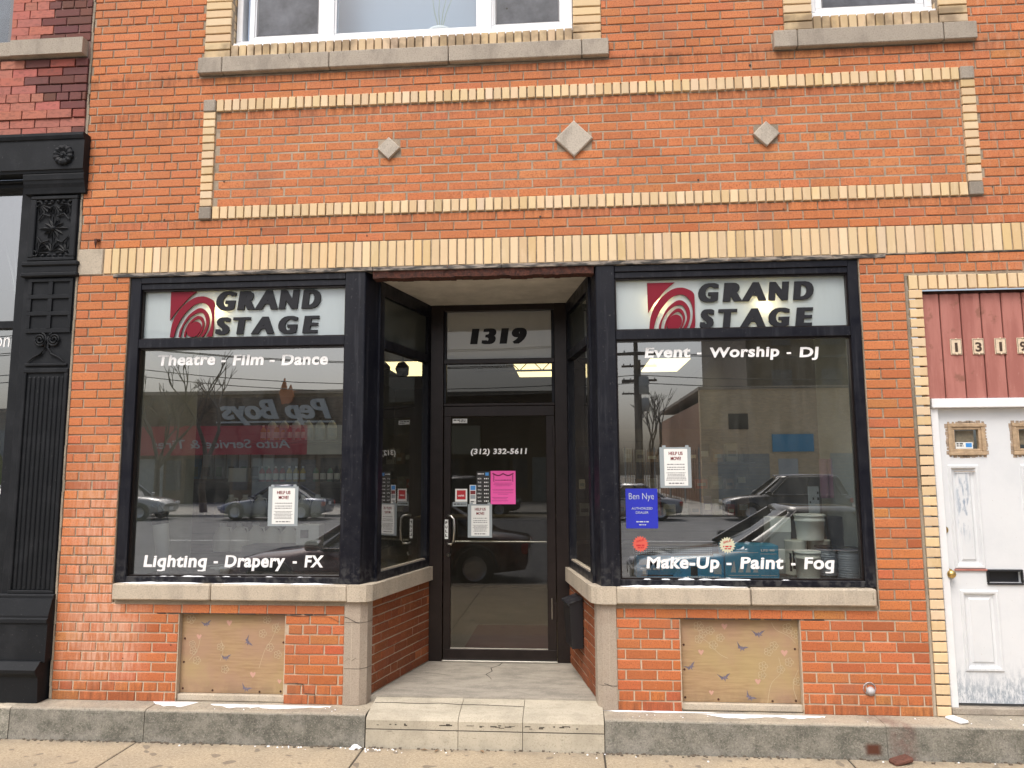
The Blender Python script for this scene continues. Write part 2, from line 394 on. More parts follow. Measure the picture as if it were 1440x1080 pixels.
def m_glass(name, f0=1.85, tint=(.93, .96, .95), haze=.02, dirt=(.5, .52, .5)):
    mt = bpy.data.materials.new(name); mt.use_nodes = True; nt = mt.node_tree; N = nt.nodes; L = nt.links
    N.remove(N['Principled BSDF']); out = N['Material Output']; b = NB(nt)
    fr = schlick(b, f0)
    tr = N.new('ShaderNodeBsdfTransparent'); tr.inputs[0].default_value = (*tint, 1)
    gl = N.new('ShaderNodeBsdfGlossy'); gl.inputs['Roughness'].default_value = 0.0; gl.inputs[0].default_value = (1, 1, 1, 1)
    h = b.noise(.7, detail=2); bm = N.new('ShaderNodeBump'); bm.inputs['Strength'].default_value = .03; bm.inputs['Distance'].default_value = .01
    L.new(h, bm.inputs['Height']); L.new(bm.outputs[0], gl.inputs['Normal'])
    m1 = N.new('ShaderNodeMixShader'); L.new(fr, m1.inputs[0]); L.new(tr.outputs[0], m1.inputs[1]); L.new(gl.outputs[0], m1.inputs[2])
    df = N.new('ShaderNodeBsdfDiffuse'); df.inputs[0].default_value = (*dirt, 1)
    m2 = N.new('ShaderNodeMixShader')
    L.new(b.rng(b.noise(5, (2, 1, .6), rough=.8), .35, .75, haze*.4, haze*1.8), m2.inputs[0])
    L.new(m1.outputs[0], m2.inputs[1]); L.new(df.outputs[0], m2.inputs[2]); L.new(m2.outputs[0], out.inputs[0]); return mt
def m_clear(name, tint):
    mt = bpy.data.materials.new(name); mt.use_nodes = True; nt = mt.node_tree; N = nt.nodes
    N.remove(N['Principled BSDF']); tr = N.new('ShaderNodeBsdfTransparent'); tr.inputs[0].default_value = (*tint, 1)
    nt.links.new(tr.outputs[0], N['Material Output'].inputs[0]); return mt
def m_frost(name, col, trans=.45, rough=.12):
    mt = bpy.data.materials.new(name); mt.use_nodes = True; nt = mt.node_tree; N = nt.nodes; L = nt.links
    N.remove(N['Principled BSDF']); b = NB(nt)
    c = b.mix(b.rng(b.noise(3, (2, 1, .5), rough=.7), .4, .7, 0, .25), col, tuple(q*.78 for q in col))
    df = N.new('ShaderNodeBsdfDiffuse'); L.new(c, df.inputs[0]); tl = N.new('ShaderNodeBsdfTranslucent'); L.new(c, tl.inputs[0])
    m1 = N.new('ShaderNodeMixShader'); m1.inputs[0].default_value = trans; L.new(df.outputs[0], m1.inputs[1]); L.new(tl.outputs[0], m1.inputs[2])
    gl = N.new('ShaderNodeBsdfGlossy'); gl.inputs['Roughness'].default_value = rough*.0
    fr = schlick(b, .07)
    m2 = N.new('ShaderNodeMixShader'); L.new(fr, m2.inputs[0]); L.new(m1.outputs[0], m2.inputs[1]); L.new(gl.outputs[0], m2.inputs[2])
    L.new(m2.outputs[0], N['Material Output'].inputs[0]); return mt
def m_far_brick(name, c1, c2, mort, w=.22, h=.075):
    mt, nt, N, L, P = nodes(name)
    tc = N.new('ShaderNodeTexCoord'); mp = N.new('ShaderNodeMapping'); mp.inputs['Rotation'].default_value = (rad(90), 0, 0)
    L.new(tc.outputs['Object'], mp.inputs[0])
    sx = N.new('ShaderNodeSeparateXYZ'); L.new(tc.outputs['Object'], sx.inputs[0])
    ad = N.new('ShaderNodeMath'); L.new(sx.outputs[0], ad.inputs[0]); L.new(sx.outputs[1], ad.inputs[1])
    cb = N.new('ShaderNodeCombineXYZ'); L.new(ad.outputs[0], cb.inputs[0]); L.new(sx.outputs[2], cb.inputs[1])
    bt = N.new('ShaderNodeTexBrick'); bt.inputs['Scale'].default_value = 1; bt.inputs['Brick Width'].default_value = w; bt.inputs['Row Height'].default_value = h
    bt.inputs['Mortar Size'].default_value = .008; bt.inputs['Color1'].default_value = (*c1, 1); bt.inputs['Color2'].default_value = (*c2, 1); bt.inputs['Mortar'].default_value = (*mort, 1)
    L.new(cb.outputs[0], bt.inputs['Vector'])
    nz = N.new('ShaderNodeTexNoise'); nz.inputs['Scale'].default_value = 1.3; L.new(tc.outputs['Object'], nz.inputs['Vector'])
    mx = N.new('ShaderNodeMix'); mx.data_type = 'RGBA'; mx.blend_type = 'MULTIPLY'; mx.inputs[0].default_value = .22
    L.new(bt.outputs[0], mx.inputs[6]); L.new(nz.outputs[0], mx.inputs[7]); L.new(mx.outputs[2], P.inputs['Base Color'])
    P.inputs['Roughness'].default_value = .9; return mt

M = {}
M['orange'] = m_orange_brick(); M['cream'] = m_cream_brick(); M['mortar'] = m_mortar(); M['red'] = m_red_brick()
M['mortar_grey'] = m_mortar('grey_joint_mortar', (.30, .255, .195)); M['mortar_pink'] = m_mortar('pink_mortar', (.30, .19, .16))
M['stone'] = m_stone('grey_limestone', (.40, .35, .29), (.20, .175, .15), .55)
M['stone_warm'] = m_stone('pale_sill_stone', (.52, .45, .355), (.27, .235, .20), .5)
M['stone_pink'] = m_stone('worn_post_stone', (.40, .335, .27), (.30, .235, .185), .6)
M['curb'] = m_curb(); M['pave'] = m_pavement()
M['step'] = m_step('cream_step_concrete', (.50, .45, .355), (.385, .345, .27), (.25, .215, .16))
M['porch'] = m_step('grey_porch_concrete', (.37, .335, .28), (.24, .22, .185), (.45, .41, .35))
M['black'] = m_black(); M['iron'] = m_iron(); M['ply'] = m_ply(); M['wdoor'] = m_white_door(); M['rboard'] = m_red_board()
M['rust'] = m_rust(); M['lintel'] = m_lintel()
M['glass'] = m_glass('shop_glass', .33, tint=(.74, .77, .77), haze=.03); M['door_glass'] = m_glass('door_glass', .075, tint=(.55, .55, .54), haze=.012)
M['up_glass'] = m_glass('upper_glass', .10, tint=(.8, .85, .9), haze=.006); M['edge'] = m_clear('glass_edge', (.97, .99, .98))
M['frost'] = m_frost('frosted_sign_film', (.64, .73, .76), .42); M['frost_dark'] = m_frost('grey_frosted_film', (.50, .51, .50), .3)
M['dust_glass'] = m_frost('dusty_panel', (.10, .11, .10), .3)
M['door_frame'] = mat('bronze_aluminium', (.020, .014, .013), .32, .4, nscale=8, namt=.3)
M['steel'] = mat('brushed_steel', (.55, .53, .48), .3, 1.); M['brass'] = mat('worn_brass', (.60, .42, .16), .35, 1., nscale=60, namt=.3)
M['vinyl_white'] = mat('white_vinyl', (.86, .86, .86), .4); M['vinyl_dark'] = mat('charcoal_letter', (.016, .017, .021), .55, nscale=30, namt=.2, spec=.25)
M['vinyl_red'] = mat('crimson_vinyl', (.19, .010, .024), .5, spec=.2); M['vinyl_grey'] = mat('grey_vinyl', (.06, .06, .06), .5)
M['pvc'] = mat('white_window_frame', (.80, .81, .83), .4, nscale=6, namt=.06)
M['sash_grey'] = mat('screen_frame', (.16, .16, .17), .5); M['screen'] = mat('insect_screen', (.085, .09, .105), .6, nscale=5, namt=.5)
M['blind'] = mat('pale_blue_blind', (.26, .34, .44), .6); M['soffit'] = mat('painted_soffit', (.56, .54, .49), .8, nscale=5, namt=.18, bump=.2)
M['snow'] = mat('snow', (.88, .90, .93), .7, bump=.5, bscale=60); M['lead'] = mat('grey_pipe', (.42, .41, .42), .5, nscale=40, namt=.3)
M['paper'] = mat('white_paper', (.74, .75, .73), .7); M['sleeve'] = mat('plastic_sleeve', (.30, .34, .36), .3)
M['ink_red'] = mat('dark_red_ink', (.20, .03, .035), .7); M['ink'] = mat('black_ink', (.03, .03, .03), .7); M['ink_grey'] = mat('grey_ink', (.18, .18, .19), .7)
M['pink'] = mat('hot_pink_paper', (.85, .11, .42), .7); M['pvcblack'] = mat('satin_black_metal', (.012, .013, .016), .35)
M['blue'] = mat('royal_blue_card', (.018, .028, .42), .45); M['amex'] = mat('light_blue_print', (.05, .25, .62), .5); M['red_print'] = mat('red_print', (.45, .02, .03), .5)
M['tape'] = mat('dark_band', (.03, .03, .03), .6)
# ---------------------------------------------------------------- surfaces with frames
class FR:
    def __init__(s, o, u, n, v=(0, 0, 1)): s.o = Vector(o); s.u = Vector(u).normalized(); s.n = Vector(n).normalized(); s.v = Vector(v).normalized()
    def p(s, a, b, d=0.): return s.o + s.u*a + s.v*b + s.n*d
FRONT = FR((0, 0, 0), (1, 0, 0), (0, -1, 0))
def brick_geo(mb, F, u0, u1, v0, v1, depth=.012, proud=0., tint=(1, 1, 1), ch=.0035, jit=.0012, mi=0):
    J = lambda: random.uniform(-jit, jit)
    tilt = random.uniform(-.0008, .0008)
    back = [F.p(a, b, -depth) for a, b in ((u0, v0), (u1, v0), (u1, v1), (u0, v1))]
    cs = [(u0+J(), v0+J()), (u1+J(), v0+J()), (u1+J(), v1+J()), (u0+J(), v1+J())]
    mid = [F.p(a, b, proud-ch*.8) for a, b in cs]
    cc = [(cs[0][0]+ch, cs[0][1]+ch), (cs[1][0]-ch, cs[1][1]+ch), (cs[2][0]-ch, cs[2][1]-ch), (cs[3][0]+ch, cs[3][1]-ch)]
    fr = [F.p(a, b, proud+(tilt if i in (1, 2) else -tilt)) for i, (a, b) in enumerate(cc)]
    vs = back+mid+fr; fs = [(8, 9, 10, 11)]
    for i in range(4):
        j = (i+1) % 4; fs += [(i, j, 4+j, 4+i), (4+i, 4+j, 8+j, 8+i)]
    mb.mesh(vs, fs, tint, mi)
class BrickStore:
    """all bricks of one kind of one thing: the 300 that show largest become parts, the rest one joined part"""
    def __init__(s): s.items = []
    def add(s, F, u0, u1, v0, v1, **k):
        c = F.p((u0+u1)/2, (v0+v1)/2)
        d = c-CAM; w = d.dot(CF)
        x = 720+1040*d.dot(CR)/w; y = 540-1040*d.dot(CU)/w
        ar = (u1-u0)*(v1-v0)*abs(d.normalized().dot(F.n))/d.length_squared*1e4
        vis = -15 < x < 1455 and -8 < y < 1088
        s.items.append((ar if vis else -1, F, u0, u1, v0, v1, k))
    def build(s, name, rest, mtl, parent, cap=300):
        s.items.sort(key=lambda t: -t[0]); n = 0; R = MB()
        for ar, F, u0, u1, v0, v1, k in s.items:
            if n < cap and ar > 0:
                b = MB(); brick_geo(b, F, u0, u1, v0, v1, **k); b.build(name, mtl, parent); n += 1
            else: brick_geo(R, F, u0, u1, v0, v1, **k)
        if R.f: R.build(rest, mtl, parent, kind='stuff')
def rects_minus(R, holes):
    xs = sorted({R[0], R[1]} | {min(max(q, R[0]), R[1]) for h in holes for q in h[:2]})
    zs = sorted({R[2], R[3]} | {min(max(q, R[2]), R[3]) for h in holes for q in h[2:]})
    out = []
    for a, b in zip(zs, zs[1:]):
        run = None
        for c, d in zip(xs, xs[1:]):
            mx, mz = (c+d)/2, (a+b)/2
            solid = not any(h[0] < mx < h[1] and h[2] < mz < h[3] for h in holes)
            if solid: run = (run[0], d) if run else (c, d)
            if (not solid or d == xs[-1]) and run: out.append((run[0], run[1], a, b)); run = None
    return out
def tint_orange():
    r = random.random(); v = random.gauss(1, .08)
    t = [v*random.gauss(1, .03), v*random.gauss(1, .05), v*random.gauss(1, .08)]
    if r < .05: t = [t[0]*.72, t[1]*.62, t[2]*.62]
    elif r < .10: t = [t[0]*1.0, t[1]*1.25, t[2]*1.15]
    elif r < .14: t = [t[0]*.9, t[1]*.78, t[2]*1.0]
    return tuple(max(.3, q) for q in t)
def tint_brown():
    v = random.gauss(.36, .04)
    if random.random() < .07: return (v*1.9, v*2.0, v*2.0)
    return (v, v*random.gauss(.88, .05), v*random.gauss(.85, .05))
def lay(store, F, u0, u1, v0, rows, pitch, hdr=lambda i: False, holes=(), joint=.0105, mod=.219, tintf=tint_orange, phase=0., hmod=.1095, alt=None, proud=0.):
    for i in range(rows):
        a = v0+i*pitch; b = a+pitch-joint
        segs = [(u0, u1)]
        for h in holes:
            if h[2] < (a+b)/2 < h[3]:
                ns = []
                for s0, s1 in segs:
                    if h[1] <= s0 or h[0] >= s1: ns.append((s0, s1)); continue
                    if h[0] > s0: ns.append((s0, h[0]))
                    if h[1] < s1: ns.append((h[1], s1))
                segs = ns
        step = hmod if hdr(i) else mod
        off = (phase + (0 if i % 2 == 0 else mod/2)) % step if not hdr(i) else (phase+hmod/2) % step
        for s0, s1 in segs:
            x = math.floor((s0-u0-off)/step)*step+u0+off
            while x < s1:
                p0 = max(x, s0); p1 = min(x+step, s1)
                if p1-p0 > .03:
                    j0 = joint/2 if p0 > s0+.001 else .003
                    j1 = joint/2 if p1 < s1-.001 else .003
                    jj = random.uniform(-.002, .002)
                    store.add(F, p0+j0+jj*(p0 > s0), p1-j1+jj*(p1 < s1), a+random.uniform(-.001, .001), b+random.uniform(-.001, .001), tint=tintf(), proud=proud+random.uniform(-.0012, .0014))
                x += step

# ================================================================= THE BRICK BUILDING
BB = thing('brick_building', 'orange brick storefront building with cream brick bands and two large shop windows', 'building', (-.7, .3, .217))
# keep children in world coordinates: parent empties carry the offset, so cancel it
BB.location = (0, 0, 0)
Z0, P_ = .217, .0706
holes = [(-2.93, -2.11, .217, .852), (.762, 1.594, .217, .852),
         (-3.462, 2.137, .923, 3.466), (-1.665, .315, 0, 1.0), (2.475, 3.75, .217, 3.297)]
XL, XR = -3.895, 5.6
og = BrickStore(); cr = BrickStore()
hdr6 = lambda i: i % 6 == 1 and i < 44
lay(og, FRONT, XL, 2.455, Z0, 10, P_, hdr=hdr6, holes=holes)
lay(og, FRONT, XL, -3.462, Z0+10*P_, 36, P_, hdr=lambda i: (i+10) in (13, 25, 37), phase=.0)
lay(og, FRONT, 2.140, 2.455, Z0+10*P_, 34, P_, mod=.2125, phase=0)
lay(og, FRONT, 2.140, XR, Z0+44*P_, 2, P_, hdr=lambda i: i == 0)
lay(og, FRONT, 3.75, XR, Z0, 44, P_, hdr=hdr6)
up_holes = [(-2.91, 3.05, 3.88, 4.885), (-2.965, .345, 5.10, 5.24), (-2.93, .29, 5.24, 7.5), (1.6, 3.085, 5.09, 5.235), (1.69, 3.04, 5.235, 7.5)]
lay(og, FRONT, XL, XR, 3.68, 45, P_, hdr=lambda i: i % 6 == 3, holes=up_holes, phase=.07)
lay(og, FRONT, -2.806, 2.948, 3.997, 11, .0722, hdr=lambda i: i == 5, phase=.03, proud=-.004,
    holes=[(-1.47, -1.30, 4.36, 4.48), (-.06, .20, 4.33, 4.52), (1.43, 1.60, 4.36, 4.48)])
# recess side walls
LW = FR((-1.488, .10, 0), (.253, 1.03, 0), (1.03, -.253, 0)); LWL = math.hypot(.253, 1.03)
RW = FR((.168, .10, 0), (-.195, 1.03, 0), (-1.03, -.195, 0)); RWL = math.hypot(.195, 1.03)
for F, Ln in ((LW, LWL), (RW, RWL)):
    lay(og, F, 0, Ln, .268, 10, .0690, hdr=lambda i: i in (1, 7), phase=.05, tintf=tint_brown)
# cream brick
def tint_cream():
    v = random.gauss(1, .055); r = random.random()
    t = [v, v*random.gauss(1, .012), v*random.gauss(1, .035)]
    if r < .10: t = [t[0]*.93, t[1]*.90, t[2]*.84]
    elif r < .28: t = [t[0]*1.04, t[1]*1.07, t[2]*1.16]
    return tuple(t)
def soldier(x0, x1, z0, z1, pitch, proud=.004, joint=.011):
    n = round((x1-x0)/pitch); p = (x1-x0)/n
    for i in range(n):
        a = x0+i*p; cr.add(FRONT, a+joint/2, a+p-joint/2, z0+random.uniform(-.0015, .0015), z1+random.uniform(-.0015, .0015), depth=.02, proud=proud+random.uniform(-.0015, .002), tint=tint_cream())
def stack(x0, x1, z0, n, pitch, proud=.004, joint=.011, F=FRONT):
    for i in range(n):
        cr.add(F, x0, x1, z0+i*pitch+joint/2, z0+(i+1)*pitch-joint/2, depth=.02, proud=proud+random.uniform(-.0015, .002), tint=tint_cream())
soldier(-3.688, XR, 3.469, 3.672, .0677)
soldier(-2.808, 2.948, 4.790, 4.885, .066, proud=.013)
soldier(-2.808, 2.948, 3.892, 3.990, .066, proud=.013)
stack(-2.91, -2.812, 3.992, 12, .0665, proud=.013)
stack(2.952, 3.05, 3.992, 12, .0665, proud=.013)
soldier(2.478, 3.722, 3.195, 3.297, .0685, proud=.006)
stack(2.478, 2.570, .217, 42, .0709, proud=.006)
stack(3.632, 3.722, .217, 42, .0709, proud=.006)
for (xa, xb, xc, xd) in ((-2.926, -2.712, .072, .289), (1.69, 1.90, 2.835, 3.04)):
    stack(xa, xb, 5.243, 24, P_, proud=.012); stack(xc, xd, 5.243, 24, P_, proud=.012)
    soldier(xb+.004, xc-.004, 5.245, 5.350, .066, proud=.010)
    FL = FR((xb, -.012, 0), (0, 1, 0), (1, 0, 0)); FRt = FR((xc, -.012, 0), (0, 1, 0), (-1, 0, 0))
    for i in range(24):
        for F in (FL, FRt): cr.add(F, .004, .115, 5.243+i*P_+.005, 5.243+(i+1)*P_-.005, depth=.01, proud=0, tint=tint_cream())
og.build('orange_brick', 'orange_brickwork', M['orange'], BB)
cr.build('cream_brick', 'cream_brickwork', M['cream'], BB)
# mortar / wall core
core = MB()
allh = holes + [(-2.965, .345, 5.10, 5.245), (-2.712, .072, 5.24, 7.5), (1.6, 3.085, 5.09, 5.24), (1.90, 2.835, 5.24, 7.5)]
for a, b, c, d in rects_minus((XL, XR, .217, 6.85), allh): core.box(a, b, .0065, .30, c, d)
core.box(-2.71, .07, .012, .30, 5.24, 5.35); core.box(1.90, 2.835, .012, .3, 5.24, 5.35)
core.build('mortar_wall', M['mortar'], BB)
for F, Ln in ((LW, LWL), (RW, RWL)):
    sm = MB(); sm.prism([F.p(0, .25, -.0065), F.p(Ln, .25, -.0065), F.p(Ln, .25, -.10), F.p(0, .25, -.10)], (0, 0, .70)); sm.build('recess_mortar', M['mortar'], BB)
# pale smear of joint mortar along the left edge and the vertical joint by the cream trim
def ragged(mb, x0, x1, z0, z1, y, w=.01, step=.09):
    z = z0; 
    while z < z1:
        e = min(z+step, z1); a = random.uniform(-w, w); mb.box(x0+a*.4, x1+a, y, y+.02, z, e+.0, ch=.002); z = e
for q_ in ((-3.912, -3.894, .22, 6.8, -.004, .006), (2.456, 2.474, .22, 3.30, .0, .001)):
    ed = MB(); ragged(ed, *q_); ed.build('edge_mortar', M['mortar_grey'], BB)
# stone pieces
def stone(name, mtl, x0, x1, y0, y1, z0, z1, ch=.006, parent=BB, t=None, label=None):
    v = t or random.uniform(.9, 1.08); b = MB(); b.box(x0, x1, y0, y1, z0, z1, (v, v, v), ch=ch); return b.build(name, mtl, parent, label=label)
stone('stone_block', M['stone_warm'], -3.905, -3.694, -.006, .05, 3.462, 3.675, t=.95)
for x, z in ((-2.912, 4.788), (2.950, 4.788), (-2.912, 3.890), (2.950, 3.890)):
    stone('corner_stone', M['stone'], x, x+.100, -.020, .03, z, z+.100, t=.95 if z > 4 else .7)
for x, z, r in ((-1.386, 4.420, .092), (.066, 4.440, .146), (1.516, 4.420, .1)):
    b = MB(); k = r*.93
    o = [Vector((x, 0, z+r)), Vector((x+r, 0, z)), Vector((x, 0, z-r)), Vector((x-r, 0, z))]
    i_ = [Vector((x, -.022, z+k)), Vector((x+k, -.022, z)), Vector((x, -.022, z-k)), Vector((x-k, -.022, z))]
    for q in range(4):
        e = (q+1) % 4
        b.poly([o[q]+Vector((0, .01, 0)), o[e]+Vector((0, .01, 0)), o[e]-Vector((0, .015, 0)), o[q]-Vector((0, .015, 0))])
        b.poly([o[q]-Vector((0, .015, 0)), o[e]-Vector((0, .015, 0)), i_[e], i_[q]])
    b.poly(i_); b.t = [(1.3, 1.32, 1.34)]*len(b.v); b.build('diamond_stone', M['stone'], BB)
for a, b_ in ((-2.965, -2.765), (-2.760, -1.880), (-1.874, -.915), (-.909, .135), (.140, .345)): stone('window_sill', M['stone'], a, b_, -.042, .10, 5.105, 5.240)
for a, b_ in ((1.600, 1.772), (1.777, 2.842), (2.848, 3.085)): stone('window_sill', M['stone'], a, b_, -.042, .10, 5.095, 5.232)
# shop sills
for a, b_ in ((-3.440, -2.678), (-2.672, -1.640)): stone('shop_sill', M['stone_warm'], a, b_, -.042, .10, .950, 1.068, .009, t=1)
for a, b_ in ((.320, 1.255), (1.261, 2.110)): stone('shop_sill', M['stone_warm'], a, b_, -.042, .10, .950, 1.068, .009, t=1)
def plan_prism(pts, z0, z1, name, mtl, parent=BB):
    b = MB(); b.prism([(x, y, z0) for x, y in pts], (0, 0, z1-z0)); return b.build(name, mtl, parent)
plan_prism([(-1.638, -.042), (-1.545, -.042), (-1.500, -.028), (-1.462, .015), (-1.448, .075), (-1.53, .16), (-1.638, .16)], .950, 1.068, 'shop_sill', M['stone_warm'])
plan_prism([(.318, -.042), (.225, -.042), (.178, -.028), (.140, .015), (.126, .075), (.2, .16), (.318, .16)], .950, 1.068, 'shop_sill', M['stone_warm'])
a = LW.p(0, 0, .032); b_ = LW.p(LWL, 0, .032); c = LW.p(LWL, 0, -.12); d = LW.p(.02, 0, -.12)
plan_prism([(-1.447, .078), (b_.x, b_.y), (c.x, c.y), (d.x, d.y)], .950, 1.066, 'recess_sill', M['stone_warm'])
b_ = RW.p(RWL, 0, .032); c = RW.p(RWL, 0, -.12); d = RW.p(.02, 0, -.12)
plan_prism([(.125, .078), (b_.x, b_.y), (c.x, c.y), (d.x, d.y)][::-1], .950, 1.066, 'recess_sill', M['stone_warm'])
for z0, z1 in ((.219, .470), (.474, .795), (.799, .948)):
    plan_prism([(-1.662, -.010), (-1.545, -.010), (-1.500, .03), (-1.484, .105), (-1.55, .2), (-1.662, .2)], z0, z1, 'stone_post', M['stone_pink'])
for z0, z1 in ((.219, .385), (.388, .948)):
    plan_prism([(.314, -.010), (.215, -.010), (.178, .03), (.164, .105), (.23, .2), (.314, .2)], z0, z1, 'stone_post', M['stone_pink'])
gapm = mat('dark_gap', (.05, .042, .034), .95)
def crack_front(pts, y, w=.0022, par=BB, name='crack', mt=None):
    q = MB()
    for (x0, z0), (x1, z1) in zip(pts, pts[1:]):
        d = Vector((x1-x0, 0, z1-z0)); n_ = Vector((-d.z, 0, d.x)).normalized()*w*random.uniform(.5, 1.4)
        q.poly([Vector((x0, y, z0))-n_, Vector((x1, y, z1))-n_, Vector((x1, y, z1))+n_, Vector((x0, y, z0))+n_])
    return q.build(name, mt or gapm, par)
crack_front([(-1.660, .838), (-1.635, .830), (-1.60, .812), (-1.575, .80), (-1.548, .796)], -.0115)
crack_front([(-1.655, .52), (-1.63, .545), (-1.60, .53), (-1.57, .55)], -.0115, .0012)
crack_front([(.222, .40), (.25, .393), (.28, .378), (.312, .384)], -.0115)
crack_front([(-1.606, .222), (-1.607, .5), (-1.605, .80)], -.0118, .0016, mt=M['stone_warm'], name='ridge_line')
crack_front([(.262, .395), (.263, .60), (.261, .90)], -.0118, .0016, mt=M['stone_warm'], name='ridge_line')
crack_front([(2.085, 1.045), (2.083, 1.02), (2.086, .995)], -.0432, .0016)
crack_front([(-2.20, 5.24), (-2.206, 5.215), (-2.195, 5.19)], -.0432, .0014)
crack_front([(-2.115, .845), (-2.0, .838), (-1.9, .842), (-1.78, .835), (-1.70, .80)], -.0035, .002)
crack_front([(-1.96, .355), (-2.02, .362), (-2.085, .36)], -.0035, .003); crack_front([(-1.955, .30), (-1.96, .355)], -.0035, .003); crack_front([(-1.87, .225), (-1.872, .288), (-1.95, .292)], -.0035, .003)
# holes where fixings once were, dark pock marks over the facade
rnd = random.Random(31)
for (x, z) in ((-3.35, .52), (-2.98, .62), (-1.55, 3.72), (-2.4, 3.80), (-2.25, 4.13), (.62, 4.95), (1.62, 3.83), (-.2, 3.83), (2.24, 2.62), (-3.2, 3.90), (1.0, 4.08), (3.12, 3.95), (-.45, 5.55), (.75, 5.02), (-2.72, 4.2), (1.42, 4.98), (-3.70, 4.32)):
    q = MB(); r = rnd.uniform(.005, .010); q.lathe([(0, .0012), (r*.6, .0012), (r, 0)], (x, -.0015, z), 7, M=Matrix.Rotation(rad(90), 4, 'X')); q.build('fixing_hole', gapm, BB)
# joint gap mortar around posts
bar('post_joint', [(-1.70, -1.66, .003, .06, .217, .95), (.312, .33, .003, .06, .217, .95)], M['mortar_grey'], BB, 0)
# grout below sill with cracked gap
bar('sill_joint', [(-3.44, -1.66, .001, .06, .924, .9495), (.315, 2.13, .001, .06, .924, .9495)], M['mortar_grey'], BB, 0)
# lintel steel, soffit
for a_, b_2, t in ((-3.60, -1.50, 1), (-1.496, -.50, .6), (-.497, 2.33, 1.2)):
    q = MB(); q.box(a_, b_2, -.008, .10, 3.436, 3.4655, (t, t, t), ch=.003); q.build('steel_lintel', M['lintel'], BB)
q = MB(); q.box(2.33, XR, -.004, .02, 3.462, 3.4685); q.build('lintel_flashing', M['lintel'], BB)
q = MB(); n = 40; xs = [-1.50+1.70*i/n for i in range(n+1)]
for i in range(n):
    z = 3.378+.003*math.sin(i*.9)+random.uniform(-.003, .003); q.box(xs[i], xs[i+1], .004+random.uniform(0, .006), .12, z, 3.4355)
q.build('rusted_beam', M['rust'], BB)
plan_prism([(-1.52, .10), (.20, .10), (-.005, 1.16), (-1.255, 1.16)], 3.402, 3.43, 'soffit', M['soffit'])

